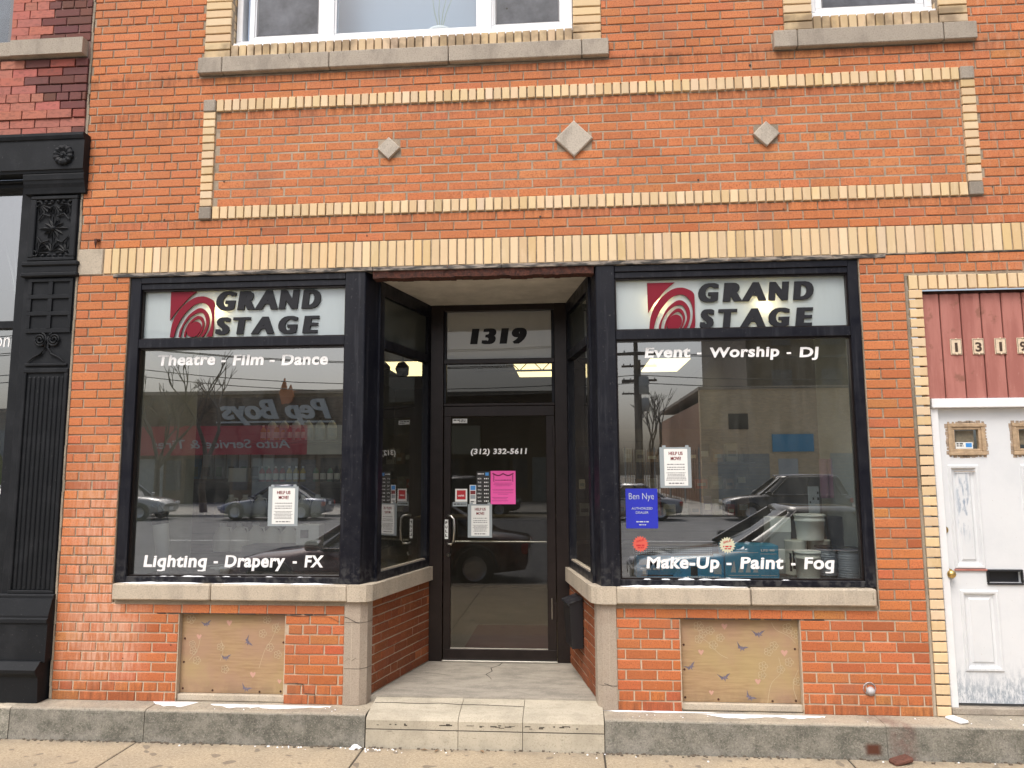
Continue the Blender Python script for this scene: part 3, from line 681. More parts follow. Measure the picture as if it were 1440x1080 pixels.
# ---------------------------------------------------------------- text
XH, XK = .50, 1.14
def text(name, body, x0, x1, zb, cap, y, mtl, parent, off=.0, shear=0., ext=.0008, F=None, label=None, align=None, tilt=0., mirror=False, space=1.0, smear=0.0, bold=False):
    """letters in the plane of frame F (default: facade plane at depth y), fitted between x0 and x1 on baseline zb with capital height cap"""
    hooks = []
    if 'g' in body and bold:      # single-storey g: the bowl and stem of a q with a foot turned left
        body = body.replace('g', 'q')
        for i_, c_ in enumerate(body):
            if c_ != 'q': continue
            ex_ = []
            for b0 in (body[:i_] or ' ', body[:i_+1]):
                c2 = bpy.data.curves.new('t', 'FONT'); c2.body = b0; c2.size = 1; c2.offset = off; c2.space_character = space; c2.shear = shear
                o2 = bpy.data.objects.new('t', c2); COL.objects.link(o2); m2_ = bpy.data.meshes.new_from_object(o2.evaluated_get(bpy.context.evaluated_depsgraph_get()))
                ex_.append([v.co.copy() for v in m2_.vertices]); bpy.data.objects.remove(o2, do_unlink=True); bpy.data.meshes.remove(m2_)
            s0_ = {(round(v.x, 4), round(v.y, 4)) for v in ex_[0]}; q_ = [v for v in ex_[1] if (round(v.x, 4), round(v.y, 4)) not in s0_]; yb = min(v.y for v in q_); low = [v.x for v in q_ if v.y < yb+.02]; hooks.append((min(low), max(low), yb, min(v.x for v in q_)))
    cu = bpy.data.curves.new('t', 'FONT'); cu.body = body; cu.size = 1; cu.offset = off; cu.shear = shear; cu.resolution_u = 4
    cu.space_character = space; cu.space_line = .85
    to = bpy.data.objects.new('t', cu); COL.objects.link(to)
    dg = bpy.context.evaluated_depsgraph_get(); me = bpy.data.meshes.new_from_object(to.evaluated_get(dg))
    bpy.data.objects.remove(to, do_unlink=True)
    xs = [v.co.x for v in me.vertices]; mn, mx = min(xs), max(xs)
    ch = .729+2*off; sz = cap/ch
    sx = (x1-x0)/(mx-mn+smear) if x1 is not None else sz
    ks = [0.0] if smear <= 0 else [smear*k/max(1, math.ceil(smear/.05)) for k in range(math.ceil(smear/.05)+1)]
    F = F or FR((0, y, 0), (1, 0, 0), (0, -1, 0))
    mb = MB(); base = off
    lowc = bold and any(c_.islower() for c_ in body)
    polys = [tuple(p.vertices) for p in me.polygons]
    cnt = {}
    for p in polys:
        for i in range(len(p)):
            e = tuple(sorted((p[i], p[(i+1) % len(p)]))); cnt[e] = cnt.get(e, 0)+1
    for ki, kx in enumerate(ks):
        P2 = []; ex = ext+.0001*ki
        for v in me.vertices:
            vy = v.co.y
            if lowc and vy > 0: vy = vy*XK if vy < XH else XH*XK+(vy-XH)*(.729-XH*XK)/(.729-XH)
            u = (v.co.x-mn+kx)*sx; w = (vy+base)*sz
            if mirror: u = (x1-x0)-u
            P2.append((x0+u, zb+w+tilt*u))
        front = [F.p(a, b, ex) for a, b in P2]
        mb.mesh(front, polys)
        if ext > .0015:
            back = [F.p(a, b, 0) for a, b in P2]
            for p in polys:
                for i in range(len(p)):
                    e0, e1 = p[i], p[(i+1) % len(p)]
                    if cnt[tuple(sorted((e0, e1)))] == 1: mb.poly([front[e0], back[e0], back[e1], front[e1]])
    for (a0, a1, yb, xl) in hooks:
        kx = ks[-1]; H_ = [(a0, yb+.10), (a0, yb), (a0-.05, yb-.012), (xl-.02, yb-.005), (xl-.04, yb+.085), (a0-.10, yb+.082)]
        H_ = [(a1+kx-.02, yb+.10), (a1+kx-.03, yb+.03), (a1+kx-.09, yb-.008)]+[(a0-.02, yb-.025), (xl+.02, yb-.012), (xl-.0, yb+.075), (a0-.06, yb+.065), (a0+.01, yb+.10)]
        mb.poly([F.p(x0+(p-mn)*sx, zb+(r_+base)*sz, ext+.0012) for p, r_ in H_])
    bpy.data.meshes.remove(me)
    return mb.build(name, mtl, parent, label=label)
def dashes(mb, x0, x1, z, h, y, rnd, word=(.5, 2.2), F=None):
    x = x0
    while x < x1:
        w = rnd.uniform(*word)*h*1.6; e = min(x+w, x1); mb.box(x, e, y-.0006, y, z-h*.5, z+h*.5); x = e+h*.7
def catmull(pts, n=8):
    P = [pts[0]]+list(pts)+[pts[-1]]; out = []
    for i in range(1, len(P)-2):
        for k in range(n):
            t = k/n; o = []
            for d in range(2):
                a, b, c, e = P[i-1][d], P[i][d], P[i+1][d], P[i+2][d]
                o.append(.5*((2*b)+(-a+c)*t+(2*a-5*b+4*c-e)*t*t+(-a+3*b-3*c+e)*t**3))
            out.append(tuple(o))
    out.append(tuple(pts[-1])); return out
def resample(pl, n):
    L = [0]
    for a, b in zip(pl, pl[1:]): L.append(L[-1]+math.hypot(b[0]-a[0], b[1]-a[1]))
    out = []; j = 0
    for i in range(n+1):
        t = L[-1]*i/n
        while j < len(L)-2 and L[j+1] < t: j += 1
        f = (t-L[j])/max(1e-9, L[j+1]-L[j]); out.append((pl[j][0]+(pl[j+1][0]-pl[j][0])*f, pl[j][1]+(pl[j+1][1]-pl[j][1])*f))
    return out
def logo(x0, x1, z0, z1, y, th, mtl, parent):
    mb = MB()
    def put(poly):
        pts = [(x0+u*(x1-x0), y-th, z0+v*(z1-z0)) for u, v in poly]
        mb.poly(pts)
        n = len(pts)
        for i in range(n):
            a, b = pts[i], pts[(i+1) % n]; mb.poly([a, (a[0], y, a[2]), (b[0], y, b[2]), b])
    def band(o, i_):
        o = resample(catmull(o), 40); i_ = resample(catmull(i_), 40)
        ring = o+i_[::-1]
        for k in range(40):
            mb.poly([(x0+u*(x1-x0), y-th, z0+max(0, v)*(z1-z0)) for u, v in (o[k], o[k+1], i_[k+1], i_[k])])
        n = len(ring); R3 = [(x0+u*(x1-x0), z0+max(0, v)*(z1-z0)) for u, v in ring]
        for k in range(n):
            a, b = R3[k], R3[(k+1) % n]; mb.poly([(a[0], y-th, a[1]), (a[0], y, a[1]), (b[0], y, b[1]), (b[0], y-th, b[1])])
    c1 = catmull([(.59, 1), (.42, .87), (.275, .72), (.12, .54), (.005, .37)])
    for k in range(len(c1)-1):  # fan from corner
        mb.poly([(x0+u*(x1-x0), y-th, z0+v*(z1-z0)) for u, v in ((0, 1), c1[k], c1[k+1])])
    R3 = [(0, 1)]+c1
    for k in range(len(R3)):
        a, b = R3[k], R3[(k+1) % len(R3)]
        mb.poly([(x0+a[0]*(x1-x0), y-th, z0+a[1]*(z1-z0)), (x0+a[0]*(x1-x0), y, z0+a[1]*(z1-z0)), (x0+b[0]*(x1-x0), y, z0+b[1]*(z1-z0)), (x0+b[0]*(x1-x0), y-th, z0+b[1]*(z1-z0))])
    band([(.02, 0), (.066, .32), (.226, .617), (.496, .84), (.74, .89), (.94, .815), (1, .72), (1, .4), (1, .15), (.975, 0)],
         [(.108, 0), (.165, .22), (.30, .47), (.52, .69), (.74, .747), (.89, .64), (.955, .45), (.945, .25), (.90, .1), (.84, 0)])
    band([(.22, 0), (.25, .17), (.40, .445), (.595, .607), (.74, .62), (.865, .495), (.90, .32), (.85, .12), (.77, 0)],
         [(.26, 0), (.31, .22), (.447, .42), (.607, .52), (.74, .52), (.815, .395), (.83, .246), (.767, .1), (.705, 0)])
    band([(.337, 0), (.35, .12), (.447, .32), (.62, .457), (.74, .42), (.79, .27), (.74, .1), (.67, 0)],
         [(.373, 0), (.40, .147), (.496, .31), (.644, .395), (.73, .32), (.74, .22), (.69, .07), (.63, 0)])
    dc = []
    for k in range(28):
        t = 2*math.pi*k/28; a, b = .185*math.cos(t), .145*math.sin(t); ct, st = math.cos(.9), math.sin(.9)
        dc.append((.56+a*ct-b*st, max(0, .165+a*st+b*ct)))
    put(dc)
    return mb.build('logo', mtl, parent)

# ---------------------------------------------------------------- shop windows
def pane(x0, x1, z0, z1, y, mtl, parent, name='pane', th=.006, label=None):
    b = MB(); b.box(x0, x1, y, y+th, z0, z1)
    for i in range(len(b.f)): b.mi[i] = 1
    # the street face is the one at y
    for i, f in enumerate(b.f):
        if all(abs(b.v[k][1]-y) < 1e-6 for k in f): b.mi[i] = 0
    return b.build(name, [mtl, M['edge']], parent, label=label)
def shop_window(tagl, gx0, gx1, jx0, jx1, px0, px1, side):
    w = thing('shop_window', None, parent=BB); w['label'] = tagl
    bar('frame', [(jx0, gx0-.0, .015, .12, 1.070, 3.432), (gx1, jx1, .015, .12, 1.070, 3.432)], M['black'], w)
    bar('head_rail', [(gx0, gx1, .010, .12, 3.385, 3.432), (gx0, gx1, .022, .12, 3.338, 3.383)], M['black'], w)
    bar('mid_rail', [(gx0, gx1, .018, .11, 2.868, 2.938)], M['black'], w)
    bar('bottom_rail', [(gx0, gx1, .016, .12, 1.071, 1.114)], M['black'], w)
    # slim stops round the glass
    st = MB()
    for z0, z1 in ((1.115, 2.867), (2.939, 3.337)):
        st.box(gx0, gx0+.010, .040, .070, z0, z1); st.box(gx1-.010, gx1, .040, .070, z0, z1)
        st.box(gx0+.010, gx1-.010, .040, .070, z0, z0+.010); st.box(gx0+.010, gx1-.010, .040, .070, z1-.010, z1)
    st.build('glazing_stop', M['door_frame'], w)
    pane(gx0+.004, gx1-.004, 1.118, 2.864, .072, M['glass'], w)
    pane(gx0+.004, gx1-.004, 2.942, 3.334, .072, M['frost'], w, 'sign_panel')
    return w
WL = shop_window('left shop window lettered for theatre, film and dance', -3.373, -1.717, -3.458, -1.712, 0, 0, -1)
WR = shop_window('right shop window lettered for event, worship and DJ', .357, 2.062, .352, 2.134, 0, 0, 1)
# corner posts
for pts in ([(-1.711, .006), (-1.563, .006), (-1.556, .012), (-1.490, .165), (-1.56, .20), (-1.711, .14)],
            [(.351, .006), (.222, .006), (.214, .012), (.172, .165), (.24, .20), (.351, .14)]):
    plan_prism(pts, 1.069, 3.434, 'corner_post', M['black'])
LET = [
 (WL, (-3.146, -2.785, 2.957, 3.322),
  (('G', -2.772, -2.611), ('R', -2.600, -2.454), ('A', -2.458, -2.270), ('N', -2.264, -2.098), ('D', -2.081, -1.926)), 3.167, .160,
  (('S', -2.772, -2.650), ('T', -2.629, -2.485), ('A', -2.482, -2.294), ('G', -2.262, -2.105), ('E', -2.069, -1.934)), 2.972, .145,
  (('Theatre', -3.235, -2.766), ('-', -2.716, -2.682), ('Film', -2.624, -2.374), ('-', -2.326, -2.286), ('Dance', -2.231, -1.860)), 2.734, -.012, .088,
  (('Lighting', -3.268, -2.764), ('-', -2.712, -2.678), ('Drapery', -2.625, -2.153), ('-', -2.094, -2.063), ('FX', -2.003, -1.855)), 1.178, .003, .094),
 (WR, (.602, .951, 2.932, 3.304),
  (('G', .982, 1.136), ('R', 1.160, 1.304), ('A', 1.298, 1.480), ('N', 1.494, 1.652), ('D', 1.675, 1.827)), 3.150, .150,
  (('S', .985, 1.095), ('T', 1.124, 1.265), ('A', 1.279, 1.465), ('G', 1.489, 1.647), ('E', 1.682, 1.816)), 2.953, .148,
  (('Event', .572, .910), ('-', .959, .992), ('Worship', 1.054, 1.559), ('-', 1.612, 1.644), ('DJ', 1.703, 1.844)), 2.734, -.012, .080,
  (('Make-Up', .545, 1.067), ('-', 1.117, 1.153), ('Paint', 1.213, 1.518), ('-', 1.572, 1.602), ('Fog', 1.661, 1.874)), 1.188, .0, .088)]
for (w, lx, G1, g1z, g1c, G2, g2z, g2c, T1, t1z, t1s, t1c, T2, t2z, t2s, t2c) in LET:
    logo(*lx, .0645, .010, M['vinyl_red'], w)
    for chs, zz, cc in ((G1, g1z, g1c), (G2, g2z, g2c)):
        for chh, a, b_ in chs: text('sign_letter', chh, a, b_, zz, cc, .0715, M['vinyl_dark'], w, off=.018, shear=.13, ext=.014, smear=.15 if chh not in 'A' else .12)
    for ws, zz, sl_, cc in ((T1, t1z, t1s, t1c), (T2, t2z, t2s, t2c)):
        for wd, a, b_ in ws:
            z_ = zz+sl_*(a-ws[0][1])
            if wd == '-':
                q = MB(); q.box(a, b_, .0704, .0712, z_+cc*.30, z_+cc*.48); q.build('window_lettering', M['vinyl_white'], w)
            else: text('window_lettering', wd, a, b_, z_, cc, .0712, M['vinyl_white'], w, off=.034, shear=.09, space=1.07, bold=True)
# ---- recess side windows
def side_window(F, Ln, label):
    w = thing('recess_window', None, parent=BB); w['label'] = label
    fb = MB()
    def fbox(mb, u0, u1, z0, z1, d0, d1, t=(1, 1, 1), mi=0):
        mb.prism([F.p(u0, z0, d1), F.p(u1, z0, d1), F.p(u1, z0, d0), F.p(u0, z0, d0)], (0, 0, z1-z0), t, mi)
    fbox(fb, .06, .13, 1.068, 3.40, -.06, .0); fbox(fb, Ln-.10, Ln, 1.068, 3.40, -.06, .0)
    fbox(fb, .13, Ln-.10, 3.29, 3.40, -.06, .0); fbox(fb, .13, Ln-.10, 2.868, 2.938, -.06, .004); fbox(fb, .13, Ln-.10, 1.068, 1.130, -.06, .0)
    fb.build('frame', M['black'], w)
    tr = MB(); fbox(tr, .135, Ln-.105, 1.13, 1.142, -.050, -.012); tr.build('pale_bead', M['stone_warm'], w)
    p = MB(); fbox(p, .132, Ln-.102, 1.14, 2.866, -.036, -.030); p.mi = [0 if i == 0 else 1 for i in range(len(p.mi))]; 
    p.build('pane', [M['glass'], M['edge']], w)
    p = MB(); fbox(p, .132, Ln-.102, 2.94, 3.288, -.036, -.028); p.build('dusty_pane', M['dust_glass'], w)
side_window(LW, LWL, 'narrow angled window on the left side of the entrance recess')
side_window(RW, RWL, 'narrow angled window on the right side of the entrance recess')
# ---- entrance
EN = thing('entrance', None, parent=BB)
bar('door_frame', [(-1.245, -1.128, 1.085, 1.20, .262, 3.402), (-.126, -.012, 1.085, 1.20, .262, 3.402), (-1.128, -.126, 1.09, 1.20, 3.345, 3.402),
                   (-1.128, -.126, 1.10, 1.18, 2.862, 2.905), (-1.128, -.126, 1.10, 1.18, 2.478, 2.502)], M['door_frame'], EN)
bar('transom_stop', [(-1.128, -1.106, 1.11, 1.16, 2.502, 2.862), (-.152, -.126, 1.11, 1.16, 2.502, 2.862), (-1.128, -1.106, 1.11, 1.16, 2.905, 3.345), (-.152, -.126, 1.11, 1.16, 2.905, 3.345)], M['black'], EN)
b = MB(); b.box(-1.105, -.153, 1.135, 1.143, 2.906, 3.344); b.build('number_pane', M['frost_dark'], EN)
pane(-1.105, -.153, 2.503, 2.861, 1.135, M['door_glass'], EN, 'transom_pane')
text('street_number', '1319', -.893, -.372, 3.045, .152, 1.1345, M['vinyl_dark'], EN, off=.02, shear=.12, smear=.16, space=1.2)
DR = thing('entrance_door', None, parent=BB)
bar('door_rail', [(-1.123, -.131, 1.105, 1.15, 2.385, 2.474), (-1.123, -.131, 1.105, 1.15, .272, .362)], M['door_frame'], DR)
bar('door_stile', [(-1.123, -1.060, 1.104, 1.15, .362, 2.385), (-.208, -.131, 1.104, 1.15, .362, 2.385)], M['door_frame'], DR)
pane(-1.059, -.209, .363, 2.384, 1.122, M['door_glass'], DR)
bar('glass_bead', [(-1.060, -.208, 1.112, 1.121, .362, .370)], M['steel'], DR, .001)
b = MB(); b.tube([(-1.088, 1.105, 1.262), (-1.080, 1.075, 1.255), (-1.045, 1.055, 1.258), (-1.022, 1.048, 1.285), (-1.018, 1.048, 1.38), (-1.022, 1.048, 1.475), (-1.045, 1.055, 1.503), (-1.080, 1.075, 1.506), (-1.088, 1.105, 1.50)], .0105, 10)
b.build('handle', M['steel'], DR)
b = MB(); b.lathe([(0, -.004), (.016, -.004), (.018, .004), (.018, .012)], (-1.075, 1.100, 1.165), 20, M=Matrix.Rotation(rad(90), 4, 'X')); b.box(-1.077, -1.073, 1.094, 1.098, 1.155, 1.172); b.build('lock', M['steel'], DR)
b = MB(); b.tube([(-1.055, 1.17, 1.273), (-.212, 1.17, 1.270)], .009, 8); b.build('push_bar', M['steel'], DR)
bar('hinge', [(-.150, -.128, 1.096, 1.106, 2.10, 2.30), (-.150, -.128, 1.096, 1.106, .60, .76)], M['door_frame'], DR)
bar('door_closer', [(-.175, -.165, 1.094, 1.104, .62, .80)], M['steel'], DR)
bar('threshold', [(-1.128, -.126, 1.07, 1.2, .2605, .274)], M['steel'], DR)
text('phone_lettering', '(312) 332-5611', -.883, -.379, 2.045, .052, 1.1212, M['vinyl_white'], DR, off=.035, shear=.10, space=1.1, bold=True)
b = MB(); b.box(-1.112, -1.080, 1.1015, 1.1035, 1.300, 1.470); pl = b.build('pull_label', M['paper'], DR)
for i, ch in enumerate('PULL'): text('pull_lettering', ch, -1.106, -1.087, 1.430-i*.037, .026, 1.101, M['ink'], pl, off=.05)
# ---- right-hand white door
WD = thing('side_door', None, parent=BB); WD['label'] = 'chipped white panelled door with two small windows and a mail slot'
bar('door_frame', [(2.600, 2.650, .055, .16, .262, 2.332), (3.552, 3.600, .055, .16, .262, 2.332), (2.600, 3.600, .030, .16, 2.332, 2.398)], M['pvc'], WD)
b = MB()
pan = [(2.702, 2.915, 1.195, 1.925), (3.200, 3.410, 1.195, 1.925), (2.725, 2.985, .496, 1.049), (3.190, 3.450, .496, 1.049)]
lites = [(2.722, 2.978, 1.992, 2.222), (3.165, 3.421, 1.992, 2.222)]
slot = (2.93, 3.145, 1.100, 1.178)
for r in rects_minus((2.652, 3.550, .285, 2.330), pan+lites+[slot]): b.box(r[0], r[1], .090, .13, r[2], r[3])
b.build('door_leaf', M['wdoor'], WD)
for (x0, x1, z0, z1) in pan:
    b = MB()
    A = [(x0, .090, z0), (x1, .090, z0), (x1, .090, z1), (x0, .090, z1)]
    def ins(k, y): return [(x0+k, y, z0+k), (x1-k, y, z0+k), (x1-k, y, z1-k), (x0+k, y, z1-k)]
    R = [A, ins(.008, .079), ins(.022, .080), ins(.036, .100), ins(.052, .101), ins(.066, .091)]
    for p, q in zip(R, R[1:]):
        for i in range(4): b.poly([p[i], p[(i+1) % 4], q[(i+1) % 4], q[i]])
    b.poly(R[-1]); b.build('door_panel', M['wdoor'], WD)
M['tan'] = mat('weathered_tan_frame', (.40, .29, .185), .8, nscale=30, namt=.3, bump=.4)
M['worn'] = mat('scraped_filler', (.36, .28, .21), .9, nscale=40, namt=.35, bump=.5)
for k, (x0, x1, z0, z1) in enumerate(lites):
    w = MB()
    for q in rects_minus((x0, x1, z0, z1), [(x0+.028, x1-.028, z0+.028, z1-.028)]): w.box(q[0], q[1], .076, .12, q[2], q[3], ch=.004)
    for q in rects_minus((x0+.028, x1-.028, z0+.028, z1-.028), [(x0+.046, x1-.046, z0+.046, z1-.046)]): w.box(q[0], q[1], .084, .12, q[2], q[3], ch=.003)
    fw = w.build('door_window', M['tan'], WD)
    pane(x0+.046, x1-.046, z0+.046, z1-.046, .100, M['up_glass'], fw)
    w = MB(); w.box(x0+.07, x1-.06, .125, .128, z0+.075, z1-.05); w.build('blind', M['tan'], fw)
    w = MB(); nn = 40                                    # ragged scraped filler round the frame
    for i in range(nn):
        t = i/nn*2*math.pi; cx, cz = (x0+x1)/2, (z0+z1)/2; hx, hz = (x1-x0)/2+.004, (z1-z0)/2+.004
        s_ = 1/max(abs(math.cos(t))/hx, abs(math.sin(t))/hz); px, pz = cx+math.cos(t)*s_, cz+math.sin(t)*s_
        e = random.uniform(.006, .016); w.box(px-e, px+e, .0888, .0896, pz-e, pz+e)
    w.build('scraped_edge', M['worn'], fw)
w = MB(); w.box(2.775, 2.894, .0970, .0985, 2.040, 2.086); lb = w.build('door_window_label', M['paper'], WD)
w = MB(); rr = random.Random(3); dashes(w, 2.782, 2.83, 2.075, .010, .0968, rr); dashes(w, 2.782, 2.83, 2.060, .008, .0968, rr); w.build('label_print', M['ink'], lb)
w = MB(); w.box(2.845, 2.887, .0962, .0968, 2.050, 2.080); w.build('label_patch', M['amex'], lb)
w = MB()
for q in rects_minus((2.914, 3.160, 1.086, 1.192), [slot]): w.box(q[0], q[1], .076, .10, q[2], q[3], ch=.005)
w.box(2.93, 3.145, .12, .13, 1.10, 1.178); w.build('mail_slot', M['pvcblack'], WD)
for (x, z, r) in ((2.632, 1.162, .030), (2.622, 1.466, .026)):
    w = MB(); rm = Matrix.Rotation(rad(90), 4, 'X'); prof = [(.0, .062), (r*.62, .060), (r*.95, .045), (r*.95, .030), (r*.45, .018), (r*.42, .004), (r*1.15, .003), (r*1.2, -.006)] if r > .028 else [(0, .016), (r*.5, .016), (r*.55, .012), (r*.95, .010), (r*1.05, -.002)]
    w.lathe(prof, (x+.028, .088, z), 20, M=rm); w.build('door_knob' if r > .028 else 'deadbolt', M['brass'], WD)
bar('door_sill', [(2.60, 3.60, .05, .2, .2175, .262)], M['stone'], WD, .004)
for (x0, x1, z) in ((2.700, 2.918, 1.188), (3.198, 3.412, 1.188), (2.745, 2.885, 1.878), (3.245, 3.385, 1.878)):
    bar('exposed_primer', [(x0, x1, .0775 if z < 1.5 else .0785, .09, z-(.006 if z < 1.5 else .002), z+(.006 if z < 1.5 else .002))], M['rboard'] if z < 1.5 else M['worn'], WD, .001)
# red boards above the white door
xs = [2.572, 2.712, 2.856, 2.998, 3.142, 3.286, 3.43, 3.63]
for a, b_ in zip(xs, xs[1:]):
    bar('red_board', [(a+.004, b_-.004, .048, .075, 2.398, 3.168)], M['rboard'], BB, .006)
bar('board_backing', [(2.57, 3.632, .066, .11, 2.398, 3.196)], M['rust'], BB)
M['plate'] = mat('ivory_number_plate', (.68, .55, .40), .5, nscale=60, namt=.15)
M['brown'] = mat('dark_brown_print', (.055, .03, .018), .6)
for i, chh in enumerate('1319'):
    x = 2.762+i*.1535; w = MB(); w.box(x, x+.080, .040, .0475, 2.716, 2.832, ch=.002)
    for q in (.0, .112): w.lathe([(0, .006), (.006, .005), (.006, 0)], (x+.04, .040, 2.718+q), 8, M=Matrix.Rotation(rad(90), 4, 'X'))
    pt = w.build('number_plate', M['plate'], BB)
    text('digit', chh, x+.018+(.012 if chh == '1' else 0), x+.062-(.012 if chh == '1' else 0), 2.736, .072, .0398, M['brown'], pt, off=.03)
    for q in rects_minus((x+.004, x+.076, 2.720, 2.828), [(x+.007, x+.073, 2.723, 2.825)]): w = MB(); w.box(q[0], q[1], .0392, .0398, q[2], q[3]); w.build('plate_line', M['brown'], pt)

# ---------------------------------------------------------------- boarded openings
M['butterfly'] = mat('purple_grey_paint', (.15, .13, .17), .7, nscale=60, namt=.4); M['heart'] = mat('faded_pink_paint', (.52, .30, .235), .7); M['flower'] = mat('cream_line_paint', (.52, .42, .28), .7)
def butterfly(mb, x, z, s, a, y):
    s *= 1.25
    shape = [(0, -.55), (.12, -.1), (.55, -.25), (.35, .02), (1, .55), (.45, .45), (.08, .2), (0, .45), (-.1, .2), (-.5, .35), (-1, .8), (-.55, .1), (-.5, -.2), (-.12, -.08)]
    ca, sa = math.cos(a), math.sin(a); c = (x, y, z)
    P = [(x+s*(u*ca-v*sa), y, z+s*(u*sa+v*ca)) for u, v in shape]
    for i in range(len(P)): mb.poly([c, P[i], P[(i+1) % len(P)]])
def heart(mb, x, z, s, y):
    P = [(0, -1), (.7, -.1), (.9, .5), (.5, .8), (.05, .35), (-.4, .85), (-.95, .55), (-.75, -.05)]
    P = [(x+s*u, y, z+s*v) for u, v in P]
    for i in range(len(P)): mb.poly([(x, y, z), P[i], P[(i+1) % len(P)]])
def ribbon(mb, pts, w, y):
    for (a, b) in zip(pts, pts[1:]):
        d = Vector((b[0]-a[0], 0, b[1]-a[1])); 
        if d.length < 1e-6: continue
        n_ = Vector((-d.z, 0, d.x)).normalized()*w; A = Vector((a[0], y, a[1])); B = Vector((b[0], y, b[1]))
        mb.poly([A-n_, B-n_, B+n_, A+n_])
def flower(mb, x, z, r, y, w=.0014):
    for k in range(5):
        t = k*2*math.pi/5; cx, cz = x+math.cos(t)*r*.6, z+math.sin(t)*r*.6
        ribbon(mb, [(cx+math.cos(q*.9)*r*.42, cz+math.sin(q*.9)*r*.42) for q in range(8)], w, y)
def board(x0, x1, z0, z1, bf, ht, fl, stems, label):
    B = thing('boarded_opening', None, parent=BB); B['label'] = label
    q = MB(); q.box(x0+.004, x1-.004, .050, .066, z0+.03, z1, ch=.002); q.build('plywood_sheet', M['ply'], B)
    q = MB(); q.box(x0, x1, .02, .3, z0-.02, z0+.028, ch=.006); q.build('opening_sill', M['stone_warm'], B)
    for (x, z, s, a) in bf: q = MB(); butterfly(q, x, z, s, a, .0492); q.build('butterfly', M['butterfly'], B)
    for (x, z, s) in ht: q = MB(); heart(q, x, z, s, .0492); q.build('heart', M['heart'], B)
    for (x, z, r) in fl: q = MB(); flower(q, x, z, r, .0494); q.build('blossom_drawing', M['flower'], B)
    for s_ in stems: q = MB(); ribbon(q, catmull(s_, 6), .0013, .0490); q.build('stem_drawing', M['flower'], B)
    for x, z in ((x0+.03, z0+.42), (x0+.03, z0+.25), (x0+.26, z0+.05), (x1-.2, z0+.045), (x1-.03, z0+.4), (x1-.04, z0+.05), (x0+.03, z0+.06)): q = MB(); q.lathe([(0, .004), (.007, .003), (.008, 0)], (x, .050, z), 8, M=Matrix.Rotation(rad(90), 4, 'X')); q.build('screw', M['rust'], B)
    bar('jamb', [(x0-.004, x0+.004, .004, .3, z0, z1), (x1-.004, x1+.004, .004, .3, z0, z1)], M['mortar'], B, 0)
def pxz(x, y): return x, y
board(-2.930, -2.110, .238, .850,
      [(-2.735, .762, .034, .25), (-2.415, .638, .036, -1.1), (-2.575, .520, .034, .1), (-2.415, .300, .036, -.35)],
      [(-2.560, .775, .024), (-2.79, .672, .022), (-2.365, .405, .024), (-2.16, .36, .018)],
      [(-2.86, .80, .035), (-2.83, .57, .03), (-2.80, .50, .03), (-2.62, .60, .028), (-2.30, .70, .03), (-2.20, .74, .032), (-2.27, .80, .03), (-2.24, .60, .03), (-2.18, .55, .03), (-2.58, .44, .03), (-2.84, .62, .024)],
      [[(-2.32, .45), (-2.28, .58), (-2.23, .66), (-2.18, .78)], [(-2.86, .5), (-2.8, .58), (-2.78, .66)], [(-2.62, .5), (-2.6, .58), (-2.62, .65)]],
      'left plywood board with painted butterflies and hearts')
board(.762, 1.594, .240, .850,
      [(1.318, .735, .038, .1), (1.195, .640, .037, -.35), (.838, .505, .036, .5), (1.070, .435, .038, .2), (1.238, .305, .036, -.6)],
      [(1.082, .790, .024), (.912, .610, .022), (1.490, .612, .026), (1.300, .415, .022), (.975, .335, .018)],
      [(.90, .79, .035), (.93, .74, .03), (.98, .76, .03), (.90, .70, .03), (1.0, .66, .03), (1.05, .71, .028), (1.52, .78, .036), (1.57, .74, .03), (1.42, .66, .03), (1.38, .62, .03), (1.52, .55, .03), (1.46, .50, .028), (1.34, .52, .032), (1.33, .46, .028), (1.57, .42, .028)],
      [[(1.36, .27), (1.39, .40), (1.46, .48), (1.45, .58)], [(1.41, .82), (1.44, .77), (1.52, .73), (1.57, .68)], [(.9, .72), (.96, .68), (1.04, .60), (1.10, .57)], [(1.56, .30), (1.54, .40), (1.58, .50)]],
      'right plywood board with painted butterflies and line blossoms')
rnd = random.Random(21)
for (a_, b_2, z_) in ((-3.10, -1.80, .851), (.70, 1.76, .851)):
    x = a_
    while x < b_2:
        e = min(b_2, x+rnd.uniform(.05, .14)); q = MB(); h = rnd.uniform(.002, .0055); q.box(x, e, .0005, .05, z_-h, z_+h*.8); q.build('open_joint', M['tape'], BB); x = e+rnd.uniform(0, .03)
# wall vent pipe and iron hook
q = MB(); q.lathe([(0, .045), (.022, .043), (.028, .03), (.028, -.02)], (2.045, .02, .385), 14, M=Matrix.Rotation(rad(115), 4, 'X')); q.lathe([(.040, .006), (.044, 0), (.026, -.01), (.0, -.01)], (2.038, -.002, .395), 16, M=Matrix.Rotation(rad(90), 4, 'X'))
q.build('drain_spout', M['lead'], BB)
q = MB(); q.tube([(-3.745, .01, 3.745), (-3.745, -.03, 3.742), (-3.735, -.045, 3.715), (-3.738, -.035, 3.675)], [.007, .010, .009, .004], 7); q.box(-3.765, -3.725, -.02, .0, 3.738, 3.752); q.build('iron_hook', M['rust'], BB)
